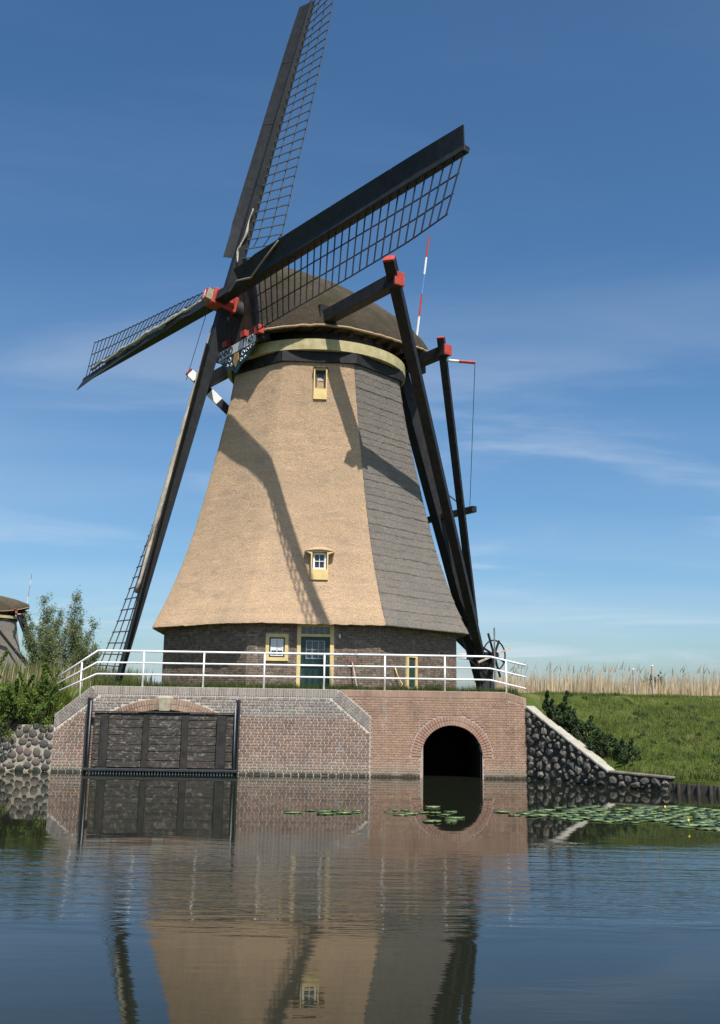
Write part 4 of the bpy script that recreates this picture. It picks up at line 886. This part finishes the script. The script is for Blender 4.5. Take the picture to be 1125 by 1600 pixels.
for i, (t, off, w, h, lab) in enumerate(((4.95, .75, .55, .62, 'dark leafy shrub at the top end of the concrete coping'), (5.3, .85, .6, .72, 'dark leafy shrub below the railing end on the coping'), (5.7, .9, .62, .78, 'bulky dark shrub halfway down the coping'),
        (6.1, .9, .58, .70, 'dark shrub low beside the coping slabs'), (6.5, .9, .48, .46, 'small dark shrub at the foot of the coping'))):
    x = t+off*.8; y = wy(t)+off*.55; shrub('dark_shrub', (x, y, hgt(x, y)-.05), w*.84, .45, h*.84, 3800, .075, 'ivy', lab, 'shrub', 'dark shrubs along the coping', 40)
# willows and far trees
def tree(name, loc, h, w, nl, size, mat, label, cat, group, seed, asp=.3, slim=.3, ns=6):
    rr = random.Random(seed); root = empty(name, loc, label, cat, group); L0 = Vector(loc); tr = MB(); c = []; r_ = []
    for s in range(ns):
        az_ = rr.uniform(0, 2*math.pi); rd = rr.uniform(.1, 1)*w; hh_ = h*rr.uniform(.55, 1.); pts = []
        for i in range(9): f_ = i/8; pts.append(L0+Vector((math.cos(az_)*rd*f_**1.1, math.sin(az_)*rd*f_**1.1, hh_*f_))+Vector((rr.uniform(-.06, .06), rr.uniform(-.06, .06), 0))*f_*w)
        tr.tube(pts, [.05*h/4*(1-.9*i/8) for i in range(9)], 5)
        for i in range(1, 9):
            for q_ in range(5):
                f_ = i/8; d = Vector((rr.uniform(-1, 1), rr.uniform(-1, 1), rr.uniform(.2, 1.5)))*(w*slim*rr.uniform(.5, 1.3)*(1.25-f_*.85)); e = pts[i]+d; tr.tube([pts[i], e], [.010*h/4, .003], 4, False)
                for t_ in (.25, .5, .75, 1.): c.append(pts[i].lerp(e, t_)); r_.append(w*slim*rr.uniform(.16, .34))
    leaves('crown', c, r_, nl, size, mat, root, asp, .5, 1.5); tr.build('trunk', 'bark', root)
    return root
for i, (x, y, h, w, lab) in enumerate(((-13.95, 46, 4.2, .95, 'tall willow shrub beside the distant windmill'), (-13.25, 45, 3.0, .9, 'lower willow shrub between the two tall willows'), (-12.6, 46, 4.2, 1.05, 'tall grey-green willow shrub nearest the white railing'), (-12.0, 45, 2.4, .8, 'low willow shrub just left of the lower sail tip'))):
    tree('willow_shrub', (x, y, hgt(x, y)-.1), h, w, 9000, .115, 'willow', lab, 'shrub', 'willow shrubs left of the mill', 40+i, .30, .62, 8)
tree('tree', (-27.0, 118, 1.2), 3.9, 1.0, 1500, .26, 'fartree', 'small dark tree far behind the rails left of the mill', 'tree', 'far trees', 91, .5, .45)
for i, (x, y, h, w, lab) in enumerate(((72, 255, 7.6, 4.2, 'faint far tree just topping the reeds on the right'), (101, 262, 7.2, 4.0, 'faint far tree over the reeds near the right frame edge'))): tree('tree', (x, y, 1.2), h, w, 1500, .8, 'fartree', lab, 'tree', 'far trees', 95+i, .6, .5)
# ------------------------------------------------------------------ lily pads
def pad_mesh(v):
    rr = random.Random(v+7); vs = [(0, 0, .012)]; n_ = 16; gap = .32
    for i in range(n_+1): a = gap/2+(2*math.pi-gap)*i/n_; r_ = .5*(1+.04*math.sin(3*a+v)+rr.uniform(-.02, .02)); vs.append((r_*math.cos(a)*1.12, r_*math.sin(a), .012+rr.uniform(-.006, .012)))
    m_ = len(vs); fs = [(0, i, i+1) for i in range(1, m_-1)]; vs += [(x, y, z-.01) for x, y, z in vs]; fs += [(m_, m_+i+1, m_+i) for i in range(1, m_-1)]+[(i, m_+i, m_+i+1, i+1) for i in range(1, m_-1)]
    me = bpy.data.meshes.new('lily_pad'); me.from_pydata(vs, [], fs); me.update(); me.materials.append(M['pad']); me.shade_smooth(); return me
PM = [pad_mesh(i) for i in range(5)]; placed = []
def pads(cx, cy, rx, ry, n_, label, grp, smin=.17, smax=.34):
    k_ = 0; tries = 0
    while k_ < n_ and tries < n_*60:
        tries += 1; a = random.uniform(0, 2*math.pi); q_ = math.sqrt(random.random()); x, y = cx+rx*q_*math.cos(a), cy+ry*q_*math.sin(a); s = random.uniform(smin, smax)
        if y > bank_y(x)-.5 or any((x-a_)**2+(y-b_)**2 < (.44*(s+c_))**2 for a_, b_, c_ in placed): continue
        placed.append((x, y, s)); o = inst('lily_pad', PM[random.randrange(5)], (x, y, random.uniform(0, .012)), (s, s, 1), Matrix.Rotation(random.uniform(0, 6.28), 3, 'Z').to_quaternion()); tag(o, label, 'lily pad', grp); k_ += 1
pads(-.55, 20.2, .75, .55, 9, 'green lily pad in the sparse patch floating left of the tunnel reflection', 'lily pads left of the tunnel')
pads(1.35, 20.0, .75, 1.6, 14, 'green lily pad floating in front of the dark tunnel mouth', 'lily pads before the tunnel')
pads(3.2, 20.4, .7, .5, 8, 'green lily pad floating between tunnel and wing wall', 'lily pads before the wing wall corner')
pads(4.8, 20.6, 1.3, 1.5, 60, 'green lily pad in the dense patch below the wing wall', 'lily pads below the wing wall')
pads(6.5, 20.2, 1.1, 2.2, 95, 'green lily pad in the dense patch near the right frame edge', 'lily pads at the right')
for i, (x, y, lab) in enumerate(((6.05, 20.9, 'yellow pond lily bud standing above the right lily patch, farther of two'), (5.75, 18.5, 'yellow pond lily bud standing above the right lily patch, nearer of two'))):
    r_ = empty('pond_lily_flower', (x, y, 0), lab, 'flower', 'pond lily flowers'); MB().tube([(x, y, -.05), (x+.01, y, .10)], .008, 5).build('stem', 'stem', r_)
    fl_ = MB(); fl_.tube([(x+.01, y, .09), (x+.01, y, .11), (x+.01, y, .135), (x+.01, y, .15)], [.008, .02, .021, .011], 8); fl_.build('flower_head', 'flower', r_, smooth=True)
# ------------------------------------------------------------------ small things
for x, y, h, lab in ((10.15, 38.2, 1.02, 'slim pale post standing on the dike before the reeds, left of the pair'), (10.85, 38.2, 1.14, 'brownish post on the dike before the reeds, right of the pair')):
    z0 = hgt(x, y); pr = MB().tube([(x, y, z0-.1), (x, y, z0+h)], [.045, .04], 8); o = pr.build('fence_post', 'post_wood', None, smooth=False); tag(o, lab, 'post', 'posts on the dike')
    MB().tube([(x, y, z0+h), (x, y, z0+h+.03)], [.048, .02], 8).build('post_top', 'whitewood', o)
o = empty('yellow_marker', (-13.35, 38, 2.2), 'narrow yellow marker board cut by the left frame edge', 'sign'); MB().boxb(-13.42, -13.10, 37.98, 38.01, 2.55, 3.25).build('board', 'yellow', o); MB().tube([(-13.25, 38.05, 2.0), (-13.25, 38.05, 3.2)], .03, 6).build('post', 'galv', o)
pf = f0(); rk = empty('garden_hook', pf.pt(1.25, .25, 2.4), 'red and pale garden tool leaning on the brick base right of the door', 'garden tool')
MB().tube([pf.pt(1.38, .35, 2.4), pf.pt(1.21, .08, 3.30)], .022, 6).build('handle', 'post_wood', rk); MB().tube([pf.pt(1.14, .09, 3.24), pf.pt(1.21, .09, 3.32), pf.pt(1.28, .09, 3.26)], .025, 6).build('head', 'red', rk, smooth=True)
pf = f1(); hs = MB().tube([pf.pt(-1.35, .06, 3.15), pf.pt(-1.28, .10, 2.9), pf.pt(-1.05, .12, 2.65), pf.pt(-1.22, .15, 2.5), pf.pt(-.95, .2, 2.42)], .020, 6).build('garden_hose', 'yellow', None, smooth=True); tag(hs, 'yellow garden hose hanging on the brick base left of the small hatch', 'hose')
